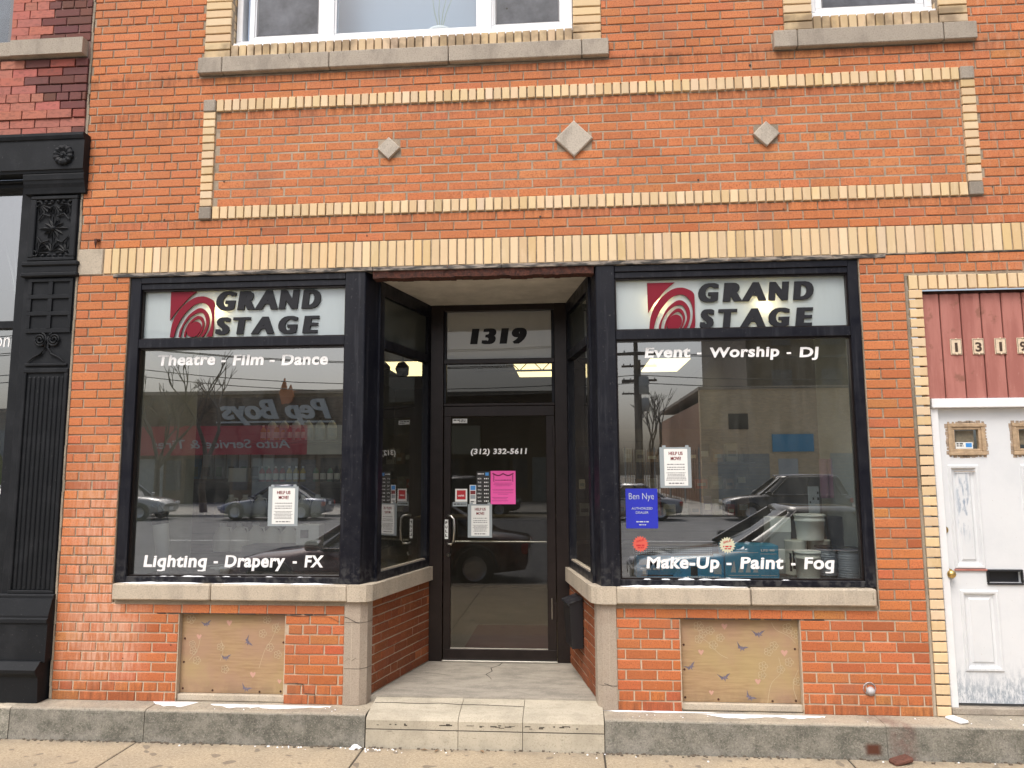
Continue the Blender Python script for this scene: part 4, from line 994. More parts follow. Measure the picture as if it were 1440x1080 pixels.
# ---------------------------------------------------------------- upper windows
UW = thing('upper_window', None, parent=BB); UW['label'] = 'wide white three-part window above the left shopfront'
def ring(x0, x1, z0, z1, w, y0, y1, mb, ch=.003):
    for q in rects_minus((x0, x1, z0, z1), [(x0+w, x1-w, z0+w, z1-w)]): mb.box(q[0], q[1], y0, y1, q[2], q[3], ch=ch)
def upper(parent, x0, x1, sashes, z0=5.352, z1=6.7, fy=.075):
    q = MB(); ring(x0, x1, z0-.0+.03, z1, .05, fy, fy+.10, q); q.box(x0, x1, .02, fy+.1, z0, z0+.032, ch=.004)
    q.build('frame', M['pvc'], parent)
    for (a, b_, kind) in sashes:
        q = MB(); ring(a, b_, z0+.075, z1-.06, .042, fy+.012, fy+.06, q)
        if kind: ring(a+.042, b_-.042, z0+.117, z1-.10, .012, fy+.022, fy+.05, q)
        s_ = q.build('sash', M['pvc'], parent)
        if kind:
            q = MB(); ring(a+.054, b_-.054, z0+.129, z1-.112, .014, fy+.030, fy+.05, q); q.build('screen_frame', M['sash_grey'], s_)
            q = MB(); q.box(a+.068, b_-.068, fy+.030, fy+.0315, z0+.143, z1-.126); q.build('screen', M['screen'], s_)
        pane(a+.045, b_-.045, z0+.12, z1-.105, fy+.036 if kind else fy+.030, M['up_glass'], s_)
upper(UW, -2.705, .068, [(-2.600, -1.965, 1), (-1.905, -.665, 0), (-.605, .02, 1)])
bar('mullion', [(-1.99, -1.88, .072, .16, 5.384, 6.7), (-.69, -.58, .072, .16, 5.384, 6.7)], M['pvc'], UW)
UR = thing('upper_window', None, parent=BB); UR['label'] = 'white sash window above the white side door'
upper(UR, 1.905, 2.83, [(1.96, 2.775, 1)])
q = MB(); q.box(-2.65, .02, .42, .44, 5.3, 6.7); q.box(1.9, 2.83, .42, .44, 5.3, 6.7); q.build('window_blind', M['blind'], BB)
# flower pot behind the middle pane
pt = thing('flower_pot', 'white pot with thin stems behind the middle pane of the wide upper window', 'pot', (-1.03, .26, 5.42))
q = MB(); q.lathe([(0, 0), (.075, 0), (.095, .09), (.105, .095), (.105, .12), (.085, .12), (.080, .10), (0, .10)], n=20); q.build('pot', M['paper'], pt)
q = MB()
for a in (-.5, -.15, .2, .5): q.tube([(0, 0, .1), (a*.1, 0, .3), (a*.2+.02, .02, .5)], [.004, .003, .0015], 5)
M['leaf'] = mat('pale_green_leaf', (.16, .24, .10), .6); q.build('stem', M['leaf'], pt)
# mailbox on the recess wall
mbx = thing('mailbox', 'black metal mailbox hung on the right brick wall of the entrance', 'mailbox', (0, 0, 0))
q = MB(); F = RW
u0, u1 = .40, .66
def fprism(mb, F, poly, d0, d1):  # poly in (u,z)
    pts = [F.p(u, z, d0) for u, z in poly]; mb.prism(pts, F.n*(d1-d0))
side = [(0.008, .52), (.095, .52), (.115, .86), (.008, .90)]
pts = [F.p(u0, z, d) for d, z in side]; q.prism(pts, F.u*(u1-u0)); q.build('box', M['pvcblack'], mbx)
q = MB(); lid = [(0.006, .902), (.128, .862), (.128, .846), (.120, .846), (.118, .858), (.006, .894)]
pts = [F.p(u0-.008, z, d) for d, z in lid]; q.prism(pts, F.u*(u1-u0+.016)); q.build('lid', M['black'], mbx)

# ================================================================= BASE, STEP, PAVEMENT
BC = thing('base_curb', 'weathered grey concrete base course running along the foot of the facades', 'curb')
def curb_piece(x0, x1, t, seed):
    rnd = random.Random(seed); q = MB(); n = max(2, int((x1-x0)/.06)); prof = [(0.10, .2165), (-.165, .214), (-.186, .200), (-.196, -.03)]
    vs = []; 
    for i in range(n+1):
        x = x0+(x1-x0)*i/n; e = rnd.uniform(-.003, .003)
        for k, (y, z) in enumerate(prof): vs.append((x, y+(e if k in (1, 2) else 0)+rnd.uniform(-.001, .001)*(k > 0), z+(e if k in (1, 2) else 0)))
    m_ = len(prof); fs = [(i*m_+k, i*m_+k+1, (i+1)*m_+k+1, (i+1)*m_+k) for i in range(n) for k in range(m_-1)]
    fs += [tuple(range(m_)), tuple(reversed(range(n*m_, n*m_+m_)))]
    q.mesh(vs, fs, (t, t, t)); return q.build('concrete_block', M['curb'], BC)
for i, (a, b_) in enumerate(((-6.8, -4.62), (-4.612, -4.07), (-4.064, -3.052), (-3.046, -1.448), (.214, 2.06), (2.063, 5.6))): curb_piece(a, b_, (1, 1.4, 1, .96, 1, 1)[i], i)
GAPM = mat('dark_joint', (.07, .06, .048), .95)
ST = thing('entrance_step', 'cream concrete step worn smooth below the shop entrance', 'step')
for i, (a, b_) in enumerate(((-1.440, -.795), (-.791, -.349), (-.345, .208))):
    q = MB(); prof = [(.13, .252), (-.010, .232), (-.125, .212), (-.172, .196), (-.186, .178), (-.187, .122), (-.183, .118), (-.190, .114), (-.196, -.03), (.13, -.03)]
    q.prism([(a, y, z) for y, z in prof], (b_-a, 0, 0)); q.build('step_block', M['step'], ST)
    q = MB(); q.box(a, b_, -.1885, -.150, .1155, .1205); q.build('bed_joint', GAPM, ST)
    rq = random.Random(i+40); q = MB(); [q.box(x_, x_+rq.uniform(.008, .05), -.1880, -.16, z_, z_+rq.uniform(.003, .008)) for x_, z_ in [(rq.uniform(a, b_-.06), rq.gauss(.150, .006)) for k in range(9)]]; q.build('pitting', GAPM, ST, kind='stuff')
q = MB(); q.prism([(-1.50, .10, 0), (.18, .10, 0), (-.0, 1.20, 0), (-1.26, 1.20, 0)], (0, 0, .260)); q.box(-1.66, .33, .02, .1, 0, .215)
q.build('porch_floor', M['porch'], None, kind='structure')
crk = MB()
def crack(pts, w, F2):
    n = len(pts)
    for i in range(n-1):
        a = F2(*pts[i]); b2 = F2(*pts[i+1]); d = (b2-a); up = Vector((0, 0, 1)) if abs(d.normalized().z) < .5 and abs(a.y-b2.y)+abs(a.x-b2.x) > 0 else Vector((1, 0, 0))
        s_ = d.cross(Vector((0, -1, 0)) if abs(d.y) < 1e-5 else Vector((0, 0, 1))).normalized()*w*random.uniform(.5, 1.3)
        crk.poly([a-s_, b2-s_, b2+s_, a+s_])
fl = lambda x, y: Vector((x, y, .2612))
crack([(-.60, 1.07), (-.62, .98), (-.68, .90), (-.66, .80), (-.70, .70), (-.66, .62), (-.64, .56)], .004, fl)
crack([(-1.2, .72), (-1.1, .70), (-1.0, .66), (-.9, .67)], .003, fl)
tp = lambda x, y: Vector((x, y, .2335+(y+.0)*.14+.0015))
crack([(-1.43, .01), (-1.3, .015), (-1.1, .005), (-.95, .02), (-.8, .0), (-.6, .0), (-.35, -.01)], .004, tp)
crk.build('step_crack', mat('crack_shadow_gap', (.05, .043, .035), .95), ST)
# pavement slabs with tooled joints
PV = thing('pavement', kind='structure')
q = MB(); q.box(-9, 8, -4.9, 1.3, -.12, -.006); q.build('pavement_bed', mat('joint_dirt', (.06, .05, .038), .95, nscale=40, namt=.3), PV, kind='structure')
xj = [-8.6, -7.05, -5.5, -4.6, -3.09, -1.448, .205, 1.80, 3.4, 5.0, 6.6, 8.0]; 
rnd = random.Random(5)
for i, (a, b_) in enumerate(zip(xj, xj[1:])):
    ys = [-4.9, -3.4, -1.85, -.198]
    for c, d in zip(ys, ys[1:]):
        t = rnd.uniform(.93, 1.05); q = MB()
        # joints run very slightly skew to the facade as in the street grid
        q.box(a+.006, b_-.006, c+.006, d-.006 if d > -.3 else d-.006, -.08, 0, (t, t*.99, t*.98), ch=.004); q.build('slab', M['pave'], PV, kind='structure')
# dirt gap and litter along the foot of the base
q = MB(); rnd = random.Random(9)
for i in range(420):
    x = rnd.uniform(-5, 4); y = -.20-abs(rnd.gauss(0, .02)); s_ = rnd.uniform(.003, .010)
    if -1.44 < x < .2 and rnd.random() < .3: continue
    q.box(x-s_, x+s_, y-s_*.7, y+s_*.7, 0, s_*.8, M=None)
q.build('grit', mat('dark_grit', (.13, .105, .08), .95), None, kind='stuff', label='dark grit gathered along the foot of the concrete base')
def lump(name, x, y, z, s, mtl, label, cat, seed, flat=.5):
    rnd = random.Random(seed); q = MB(); n = 9; vs = []; 
    for k in range(4):
        h = k/3; rr_ = (1, .9, .6, .15)[k]
        for i in range(n):
            t = 2*math.pi*i/n; e = rnd.uniform(.6, 1.25)*rr_*s; vs.append((x+math.cos(t)*e*1.4, y+math.sin(t)*e, z+h*s*flat*rnd.uniform(.7, 1.2)))
    fs = [(k*n+i, k*n+(i+1) % n, (k+1)*n+(i+1) % n, (k+1)*n+i) for k in range(3) for i in range(n)]+[tuple(range(3*n, 4*n))]
    q.mesh(vs, fs); return q.build(name, mtl, None, label=label, cat=cat)
lump('crumpled_tissue', -1.50, -.225, 0, .030, M['snow'], 'crumpled white tissue on the pavement left of the step', 'litter', 1, .9)
q = MB(); q.box(2.525, 2.60, -.145, -.02, .217, .235, M=Matrix.Translation((2.56, -.08, .22)) @ Matrix.Rotation(.35, 4, 'Z') @ Matrix.Translation((-2.56, .08, -.22)), ch=.006)
q.build('folded_paper', M['snow'], None, label='crushed white paper lying at the foot of the cream brick trim', cat='litter')
q = MB(); q.box(2.05, 2.19, -.30, -.22, 0, .035, M=Matrix.Translation((2.1, -.26, 0)) @ Matrix.Rotation(.3, 4, 'Z') @ Matrix.Rotation(-.15, 4, 'Y') @ Matrix.Translation((-2.1, .26, 0)), ch=.012)
q.build('brick_chip', mat('rusty_chip', (.12, .05, .035), .9, nscale=50, namt=.4), None, label='broken rust brown brick chip below the rust stain', cat='rubble')
for i, (x, y) in enumerate(((-1.02, -.235), (-.93, -.25), (-.62, -.24))):
    q = MB(); a = i*1.1; d = Vector((math.cos(a), math.sin(a), 0))*.03; n_ = Vector((-d.y, d.x, 0))*.35; c = Vector((x, y, .006))
    q.poly([c-d, c-n_+Vector((0, 0, .008)), c+d, c+n_+Vector((0, 0, .005))]); q.build('dry_leaf', mat('dry_leaf_%d' % i, (.26, .17, .10), .8), None, label=('dry curled leaf below the left end of the step', 'dry leaf second from the left below the step', 'dry leaf below the middle of the step')[i], cat='leaf')
q = MB(); rnd = random.Random(77)
for i in range(46):
    x = rnd.choice((rnd.gauss(-1.4, .15), rnd.uniform(-2.4, -1.2), rnd.uniform(-3.2, 3.3))); y = -.215-abs(rnd.gauss(0, .035)); r = rnd.uniform(.003, .008)
    q.lathe([(r, 0), (r*.8, r*.6), (0, r)], (x, y, 0), 6)
for i in range(40):
    x = rnd.choice((rnd.uniform(-2.9, -1.5), rnd.uniform(.3, 2.0), rnd.uniform(2.3, 3.3))); r = rnd.uniform(.002, .006); q.lathe([(r, 0), (r*.8, r*.6), (0, r)], (x, rnd.uniform(-.15, -.02), .2155), 6)
q.build('snow_crumbs', M['snow'], None, kind='stuff', label='tiny crumbs of snow scattered at the foot of the wall')
# snow on sills, rails and the base
def snow_strip(x0, x1, y0, y1, z, h, seed, parent=None):
    rnd = random.Random(seed); q = MB(); n = int((x1-x0)/.02); vs = []
    for i in range(n+1):
        x = x0+(x1-x0)*i/n; e = min(1, 6*min(i, n-i)/n+.05); w = mnoise.noise((x*4, seed, 0))*.5+.6; w2 = max(.12, min(1, w+mnoise.noise((x*14, seed, 3))*.35))*e
        yb = y1; yf = y1-(y1-y0)*w2; hh = h*w2
        vs += [(x, yb, z), (x, yb, z+hh), (x, (yb+yf)/2, z+hh*.95), (x, yf+(yb-yf)*.1, z+hh*.5), (x, yf, z)]
    fs = [(i*5+k, i*5+k+1, (i+1)*5+k+1, (i+1)*5+k) for i in range(n) for k in range(4)]
    q.mesh(vs, fs, smooth=True); return q.build('snow', M['snow'], parent, kind='stuff', label='thin line of snow left on a ledge')
snow_strip(-3.36, -1.73, .020, .068, 1.114, .010, 2); snow_strip(.37, 1.75, .018, .068, 1.114, .014, 3)
snow_strip(-3.42, -2.75, -.032, .014, 1.068, .012, 4); snow_strip(-2.7, -1.75, -.025, .014, 1.068, .009, 5); snow_strip(.33, 1.25, -.034, .014, 1.068, .014, 6)
snow_strip(-2.68, -1.72, -.14, -.03, .2155, .006, 7); snow_strip(.86, 1.75, -.13, -.03, .2155, .007, 8); snow_strip(.20, 1.0, -.03, -.005, .2155, .008, 9); snow_strip(-3.1, -2.75, -.12, .0, .2155, .006, 11)

# ================================================================= NEIGHBOUR ON THE LEFT
NBR = thing('neighbour_building', 'dark red brick building with black cast iron shopfront at the left edge', 'building')
rb = BrickStore()
def tint_red():
    v = random.gauss(1, .12); r = random.random()
    if r < .10: return (v*1.9, v*1.5, v*1.3)
    return (v, v*random.gauss(1, .08), v*random.gauss(1, .08))
XN = -3.916; pr = .0735
def pinkish(x, z):   # faded pink repaint covers the left, leaving dark brick to the right in a ragged diagonal
    e = -4.25 + .16*math.sin(z*7) + mnoise.noise((x*3, z*5, 2))*.10 + (.10 if z < 4.95 else 0)
    if z > 5.45: e = -4.36+.18*(z-5.45)+mnoise.noise((x*3, z*6, 5))*.10
    return x < e
def lay_red(u0, u1, v0, rows, holes=()):
    st = BrickStore()
    lay(st, FRONT, u0, u1, v0, rows, pr, hdr=lambda i: i % 6 == 4, holes=holes, mod=.218, joint=.009, tintf=tint_red, phase=.05)
    for it in st.items:
        ar, F, a, b_, c, d, k = it
        cx, cz = (a+b_)/2, (c+d)/2
        step_ = -.006 if 4.80 < cz < 5.28 and int((cz-4.80)/.155) % 1 == 0 else 0
        k = dict(k); lean = .010*(((cz-4.79)/.155) % 1) if 4.79 < cz < 5.29 else 0
        k['proud'] = k.get('proud', 0)+.022-lean if 4.79 < cz < 5.29 else k.get('proud', 0)+.008
        k['depth'] = .04
        if pinkish(cx, cz): k['tint'] = tuple(q*random.uniform(.9, 1.08) for q in (3.0, 3.2, 2.7)); c -= .0035; d += .0035; k['ch'] = .002
        rb.add(F, a, b_, c, d, **k)
lay_red(-8.0, XN, 4.645, 9); lay_red(-4.62, XN, 5.462, 20)
rb.build('red_brick', 'red_brickwork', M['red'], NBR)
q = MB(); q.box(-8.0, XN, .002, .3, 4.62, 5.33); q.box(-4.62, XN, .002, .3, 5.33, 6.9); q.build('mortar_wall', M['mortar_pink'], NBR)
q = MB(); q.prism([(-4.565, -.075, 5.318), (-3.935, -.075, 5.318), (-3.935, -.075, 5.452), (-4.565, -.075, 5.452)], (0, .2, 0)); q.build('window_sill', M['stone'], NBR)
q = MB(); q.box(-8.0, -4.570, -.045, .1, 5.330, 5.458, ch=.006); q.build('window_sill', M['stone'], NBR)
nw = MB(); nw.box(-4.70, -4.62, .05, .2, 5.458, 6.9, ch=.01); nw.box(-8, -4.70, .05, .2, 5.458, 5.50, ch=.01); nw.build('window_frame', M['sash_grey'], NBR)
pane(-8, -4.70, 5.50, 6.9, .09, M['up_glass'], NBR, 'upper_pane')
q = MB(); q.box(-8, -4.62, .30, .32, 5.4, 6.9); q.build('curtain', M['screen'], NBR)
# entablature
I = M['iron']
def ibox(name, x0, x1, y0, y1, z0, z1, ch=.005, par=NBR): q = MB(); q.box(x0, x1, y0, y1, z0, z1, ch=ch); return q.build(name, I, par)
q = MB(); prof = [(-.075, 4.325), (-.075, 4.57), (-.085, 4.575), (-.095, 4.60), (-.095, 4.622), (.05, 4.622), (.05, 4.300), (-.062, 4.300), (-.066, 4.318)]
q.prism([(-8, y, z) for y, z in prof][::-1], (8-3.862, 0, 0)); q.build('entablature', I, NBR)
q = MB(); rm = Matrix.Rotation(rad(90), 4, 'X'); n = 24; vs = []
for r, y in ((.0, -.100), (.012, -.102), (.018, -.094), (.030, -.091), (.058, -.104), (.074, -.101), (.084, -.092), (.088, -.074)):
    for k in range(n*2):
        t = math.pi*k/n; rr2 = r*(1 - (.07 if (k % 4 < 2 and r > .05) else 0)); yy = y+(.004 if (k % 4 < 2 and .02 < r < .08) else 0)
        vs.append((-4.028+rr2*math.cos(t), yy, 4.437+rr2*math.sin(t)))
N2 = n*2; q.mesh(vs, [(i*N2+k, i*N2+(k+1) % N2, (i+1)*N2+(k+1) % N2, (i+1)*N2+k) for i in range(7) for k in range(N2)]); q.build('rosette', I, NBR)
# pilaster
PL = thing('iron_pilaster', None, parent=NBR)
ibox('shaft', -4.350, -3.905, .0, .2, .5, 4.15, par=PL)
q = MB(); prof = [(-.0, 4.135), (-.028, 4.140), (-.032, 4.160), (-.038, 4.185), (-.050, 4.215), (-.055, 4.240), (-.060, 4.245), (-.064, 4.285), (-.056, 4.299), (.1, 4.299), (.1, 4.135)]
q.prism([(-4.375, y, z) for y, z in prof][::-1], (.515, 0, 0)); q.build('capital', I, PL)
for z0, zz in ((3.452, 3.49), (3.540, 3.580)): ibox('necking', -4.365, -3.885, -.035, .02, z0, zz, .010, PL)
ibox('necking', -4.355, -3.895, -.022, .02, 3.49, 3.54, .003, PL)
# framed ornament
for q_ in rects_minus((-4.325, -3.925, 3.585, 4.125), [(-4.275, -3.975, 3.615, 4.095)]): ibox('ornament_frame', *q_[:2], -.022, .01, *q_[2:], .006, PL)
q = MB()
def petal(mb, cx, cz, a, L, w, y0=-.002, h=.018):
    ca, sa = math.cos(a), math.sin(a); T = lambda u, v, y: (cx+u*ca-v*sa, y, cz+u*sa+v*ca)
    mb.poly([T(.012, 0, y0-h*.6), T(L*.55, w, y0), T(L, 0, y0-h*.3), T(L*.6, 0, y0-h)]); mb.poly([T(.012, 0, y0-h*.6), T(L*.6, 0, y0-h), T(L, 0, y0-h*.3), T(L*.55, -w, y0)])
cx, cz = -4.125, 3.855
for k in range(12): petal(q, cx, cz, k*math.pi/6, .095 if k % 3 else .13, .016)
for sx in (-1, 1):
    for sz in (-1, 1):
        bx, bz = cx+sx*.12, cz+sz*.20
        for k in range(5): petal(q, bx, bz, math.atan2(sz, sx)+(k-2)*.42+math.pi, .10, .016)
        q.tube([(bx+sx*.02+math.cos(t*.6)*.035*(1-t/14), -.012, bz+math.sin(t*.6)*.035*(1-t/14)*sz) for t in range(12)], .0065, 5)
        q.tube([(cx+sx*.03, -.01, cz+sz*.10), (cx+sx*.09, -.016, cz+sz*.12), (cx+sx*.13, -.01, cz+sz*.07)], .007, 5)
for sz in (-1, 1):
    for k in range(5): petal(q, cx, cz+sz*.20, math.pi/2*sz+(k-2)*.38+math.pi, .10, .017)
    for k in range(6): q.lathe([(0, .018), (.012, .012), (.018, 0)], (cx-.125+k*.05, -.002, cz+sz*.225), 8, M=rm)
q.lathe([(0, .03), (.014, .026), (.022, .012), (.026, 0)], (cx, -.0, cz), 14, M=rm)
q.build('ornament', I, PL)
# six recessed panels as raised frames
for q_ in rects_minus((-4.300, -3.925, 3.00, 3.440), [(-4.268+i*.175, -4.128+i*.175, 3.035+k*.137, 3.140+k*.137) for i in (0, 1) for k in range(3)]): ibox('grid_panel', *q_[:2], -.014, .01, *q_[2:], .002, PL)
q = MB()
for sx in (-1, 1):
    c = (-4.112+sx*.058, 2.945); pts = []
    for k in range(34):
        t = k*.42; r = .012+.0030*k*.45
        pts.append((c[0]-sx*r*math.cos(t), -.012, c[1]+r*math.sin(t)))
    q.tube(pts, .0075, 6)
    q.tube([(-4.112+sx*.012, -.010, 2.97), (-4.112+sx*.010, -.010, 2.88), (-4.112+sx*.045, -.012, 2.83), (-4.112+sx*.11, -.012, 2.80), (-4.112+sx*.150, -.010, 2.765)], [.006, .009, .009, .007, .004], 6)
q.build('scroll_ornament', I, PL)
ibox('ledge', -4.285, -3.935, -.016, .01, 2.735, 2.756, .004, PL)
for q_ in rects_minus((-4.290, -3.920, .985, 2.715), [(-4.262, -3.950, 1.01, 2.680)]): ibox('flute_frame', *q_[:2], -.016, .01, *q_[2:], .005, PL)
for i in range(8):
    x = -4.250+i*.0385; q = MB(); q.tube([(x+.012, .002, 1.02), (x+.012, .002, 2.640)], .0135, 8); q.lathe([(0, .012), (.013, .008), (.0135, 0)], (x+.012, .002, 2.64), 8); q.build('flute', I, PL)
q = MB(); prof = [(-.02, .985), (-.032, .975), (-.032, .955), (-.040, .950), (-.075, .835), (-.075, .82), (-.088, .81), (-.088, .785), (-.075, .78), (-.080, .50), (.1, .50), (.1, .985)]
q.prism([(-4.36, y, z) for y, z in prof][::-1], (.455, 0, 0)); q.build('plinth', I, PL)
q = MB(); prof = [(-.105, .218), (-.115, .40), (-.145, .435), (-.150, .46), (-.10, .51), (.1, .51), (.1, .218)]
q.prism([(-8, y, z) for y, z in prof], (8-3.925, 0, 0)); q.build('base_plinth', I, NBR)
# neighbour shop window
ibox('window_head', -8, -4.352, .05, .2, 4.225, 4.300, par=NBR); ibox('window_head', -8, -4.352, .02, .2, 4.262, 4.288, par=NBR)
ibox('window_stile', -4.452, -4.352, .04, .2, .51, 4.225, par=NBR); ibox('window_bar', -8, -4.455, .09, .15, 3.062, 3.125, par=NBR); ibox('window_foot', -8, -4.455, .05, .2, .51, .62, par=NBR)
NG = pane(-8, -4.455, .62, 4.225, .130, M['glass'], NBR, 'shop_pane')
text('window_word', 'on', -4.665, -4.535, 2.918, .125, .1285, M['vinyl_white'], NBR, off=.0, shear=.08)
M['drape'] = mat('grey_curtain', (.22, .25, .28), .9)
q = MB()
for i in range(70): 
    x = -7.8+i*.05; q.prism([(x, .62, .6), (x+.025, .57, .6), (x+.05, .62, .6), (x+.025, .64, .6)], (0, 0, 2.5), smooth=False)
q.build('curtain', M['drape'], NBR)
q = MB(); q.box(-8, -3.98, 3.2, 3.3, .2, 4.3); q.box(-8, -3.98, .25, 3.2, .2, .3); q.box(-8, -3.98, .2, 3.3, 4.2, 4.3); q.box(-4.00, -3.97, .2, 3.3, .3, 4.2); q.build('interior_wall', mat('neighbour_plaster', (.18, .18, .18), .9), NBR)
def spiky(name, x, y, z, n, h, mtl, label, cat, seed, w=.02, bend=.35):
    t_ = thing(name, label, cat, (x, y, z)); rnd = random.Random(seed)
    q = MB(); q.lathe([(0, 0), (.09, 0), (.12, .2), (.125, .2), (.11, .19), (0, .18)], n=16); q.build('pot', M['drape'], t_)
    for i in range(n):
        a = rnd.uniform(0, 6.28); L = h*rnd.uniform(.55, 1.05); b_ = bend*rnd.uniform(.3, 1); d = Vector((math.cos(a), math.sin(a), 0)); s_ = Vector((-d.y, d.x, 0))*w
        q = MB(); P3 = [d*.02+Vector((0, 0, .18))]+[d*(b_*L*t**1.6)+Vector((0, 0, .18+L*t*(1-.25*b_*t))) for t in (.3, .6, .85, 1.)]
        ww = [.6, 1, .8, .45, .02]
        for k in range(4): q.poly([P3[k]-s_*ww[k], P3[k]+s_*ww[k], P3[k+1]+s_*ww[k+1], P3[k+1]-s_*ww[k+1]])
        q.build('leaf', mtl, t_)
M['dleaf'] = mat('dark_green_leaf', (.06, .13, .03), .5); M['dry'] = mat('pale_dried_grass', (.50, .52, .50), .8)
spiky('potted_plant', -4.72, .42, 1.45, 22, .75, M['dleaf'], 'green potted plant behind the window at the left edge', 'plant', 4, .022, .6)
spiky('dried_grass', -4.66, .36, 2.95, 20, .95, M['dry'], 'pale dried grasses above the window bar at the left edge', 'plant', 8, .010, .25)
q = MB(); q.box(-5.4, -4.5, .25, .6, 2.93, 2.96); q.build('shelf', M['drape'], NBR); q = MB(); q.box(-5.4, -4.5, .25, .6, 1.42, 1.45); q.build('shelf', M['drape'], NBR)

# ================================================================= SHOP INTERIOR
M['wall_in'] = mat('interior_wall_paint', (.075, .072, .065), .9); M['floor_in'] = mat('interior_floor', (.10, .085, .075), .6, nscale=3, namt=.3)
M['shelf'] = mat('dark_display_shelf', (.055, .045, .038), .6, nscale=10, namt=.3); M['slat'] = mat('slatwall', (.09, .075, .06), .7, nscale=6, namt=.2)
M['mat'] = mat('maroon_mat', (.10, .025, .025), .95); M['side_grey'] = mat('pale_grey_partition', (.34, .37, .36), .8, nscale=3, namt=.15)
RM = thing('shop_room', kind='structure')
def part(name, mtl, par, *boxes, ch=0, **k):
    for b_ in boxes:
        q = MB(); q.box(*b_, ch=ch); o = q.build(name, mtl, par, **k)
    return o
part('floor', M['floor_in'], RM, (-4.0, 2.5, 1.21, 11.0, .15, .255), kind='structure')
part('interior_wall', M['wall_in'], RM, (-4.05, -3.95, .31, 11.0, .2, 3.85), (2.42, 2.5, .31, 11.0, .2, 3.85), (-4.0, 2.5, 11.0, 11.1, .2, 3.85), kind='structure')
part('ceiling', mat('ceiling_tile', (.30, .30, .28), .9), RM, (-4.0, 2.5, .31, 11.0, 3.75, 3.85), kind='structure')
part('interior_wall', M['wall_in'], RM, (-4.0, -1.5, .125, .30, 3.45, 3.75), (.2, 2.45, .125, .30, 3.45, 3.75), (-1.5, .2, 1.205, 1.3, 3.41, 3.75), kind='structure')
part('doormat', M['mat'], None, (-1.0, -.2, 1.35, 2.6, .2555, .268), label='maroon doormat just inside the glass door', cat='doormat')
# display platforms
q = MB(); q.prism([(-3.46, .125, 1.02), (-1.58, .125, 1.02), (-1.36, 1.20, 1.02), (-3.46, 1.20, 1.02)], (0, 0, .055)); q.build('display_shelf', M['shelf'], None, label='dark wood display ledge inside the left window', cat='shelf')
q = MB(); q.prism([(.27, .125, 1.02), (2.12, .125, 1.02), (2.12, 1.20, 1.02), (.08, 1.20, 1.02)], (0, 0, .055)); q.build('display_shelf', M['shelf'], None, label='dark wood display ledge inside the right window', cat='shelf')
# ceiling lights
E_ = mat('fluorescent_diffuser', (.8, .75, .6), .5, emit=(1., .80, .40), estr=2.4)
def clight(x0, x1, y0, y1, label):
    t_ = thing('ceiling_light', label, 'ceiling light', group='fluorescent ceiling lights inside the shop')
    part('frame', M['shelf'], t_, (x0-.03, x1+.03, y0-.03, y1+.03, 3.725, 3.75)); part('diffuser', E_, t_, (x0, x1, y0, y1, 3.705, 3.724))
clight(1.35, 2.0, 6.75, 8.3, 'lit ceiling panel seen through the top of the right shop window')
clight(-3.2, -2.45, 6.65, 8.4, 'lit ceiling panel seen through the left angled recess window')
clight(-.95, -.25, 7.1, 8.8, 'lit ceiling panel behind the roof truss above the door')
for i, (x0, y0) in enumerate(((-3.3, 1.9), (-1.6, 1.9), (.8, 1.9), (-3.3, 3.7), (.8, 3.7))): clight(x0, x0+1.2, y0, y0+.55, ('front left', 'front middle', 'front right', 'second row left', 'second row right')[i]+' ceiling panel added to brighten the shop, hidden by the sign band')  # unseen panels, added to brighten the goods and the interior
tr = thing('lighting_truss', 'black lighting truss hanging in front of the ceiling light above the door', 'truss')
for z in (3.66, 3.48):
    q = MB(); q.tube([(-1.5, 6.2, z), (1.0, 6.2, z)], .018, 6); q.build('chord', M['pvcblack'], tr)
q = MB(); q.tube([(-1.5+i*.18, 6.2, 3.66 if i % 2 else 3.48) for i in range(15)], .011, 5); q.build('lacing', M['pvcblack'], tr)
for xx in (-2.9, -2.6): 
    t_ = thing('spotlight', 'black stage lamp hanging before the lit panel in the left angled window, %s of two' % ('left' if xx < -2.8 else 'right'), 'stage light'); q = MB(); q.lathe([(0, 0), (.09, 0), (.11, .12), (.06, .2), (0, .22)], (xx, 5.9, 3.40), 14, M=Matrix.Rotation(.5, 4, 'X')); q.build('can', M['pvcblack'], t_); q = MB(); q.tube([(xx, 5.9, 3.75), (xx, 5.9, 3.5)], .012, 6); q.build('yoke', M['pvcblack'], t_)
# bulbs behind the sign panels
bm = mat('warm_bulb', (1, .8, .4), .4, emit=(1., .70, .30), estr=55)
for (x, z, e, lb) in ((-2.765, 3.165, 1.0, 'warm bulb glowing behind the left sign between logo and letters'), (1.470, 3.120, 1.5, 'warm bulb glowing behind the right sign under the letter A'), (.68, 3.145, .45, 'dim warm bulb behind the logo of the right sign')):
    t_ = thing('light_bulb', lb, 'light bulb', (x, .112, z)); q = MB(); q.lathe([(0, -.022), (.016, -.016), (.022, 0), (.016, .016), (0, .022)], n=12); q.build('bulb', bm, t_)
    q = MB(); q.tube([(0, 0, .022), (0, 0, .30)], .008, 6); q.build('socket', M['pvcblack'], t_)
    pl_ = bpy.data.lights.new('bulb_light', 'POINT'); pl_.energy = .45*e; pl_.color = (1., .72, .34); pl_.shadow_soft_size = .02
    po = bpy.data.objects.new('bulb_light', pl_); COL.objects.link(po); po.parent = t_; po.location = (0, .03, 0)
for (x0, x1) in ((-3.37, -1.73), (.36, 2.05)):
    part('sign_backing', M['side_grey'], None, (x0, x1, .34, .36, 2.93, 3.44), label='pale board behind the %s sign panel' % ('left' if x0 < 0 else 'right'), cat='panel')
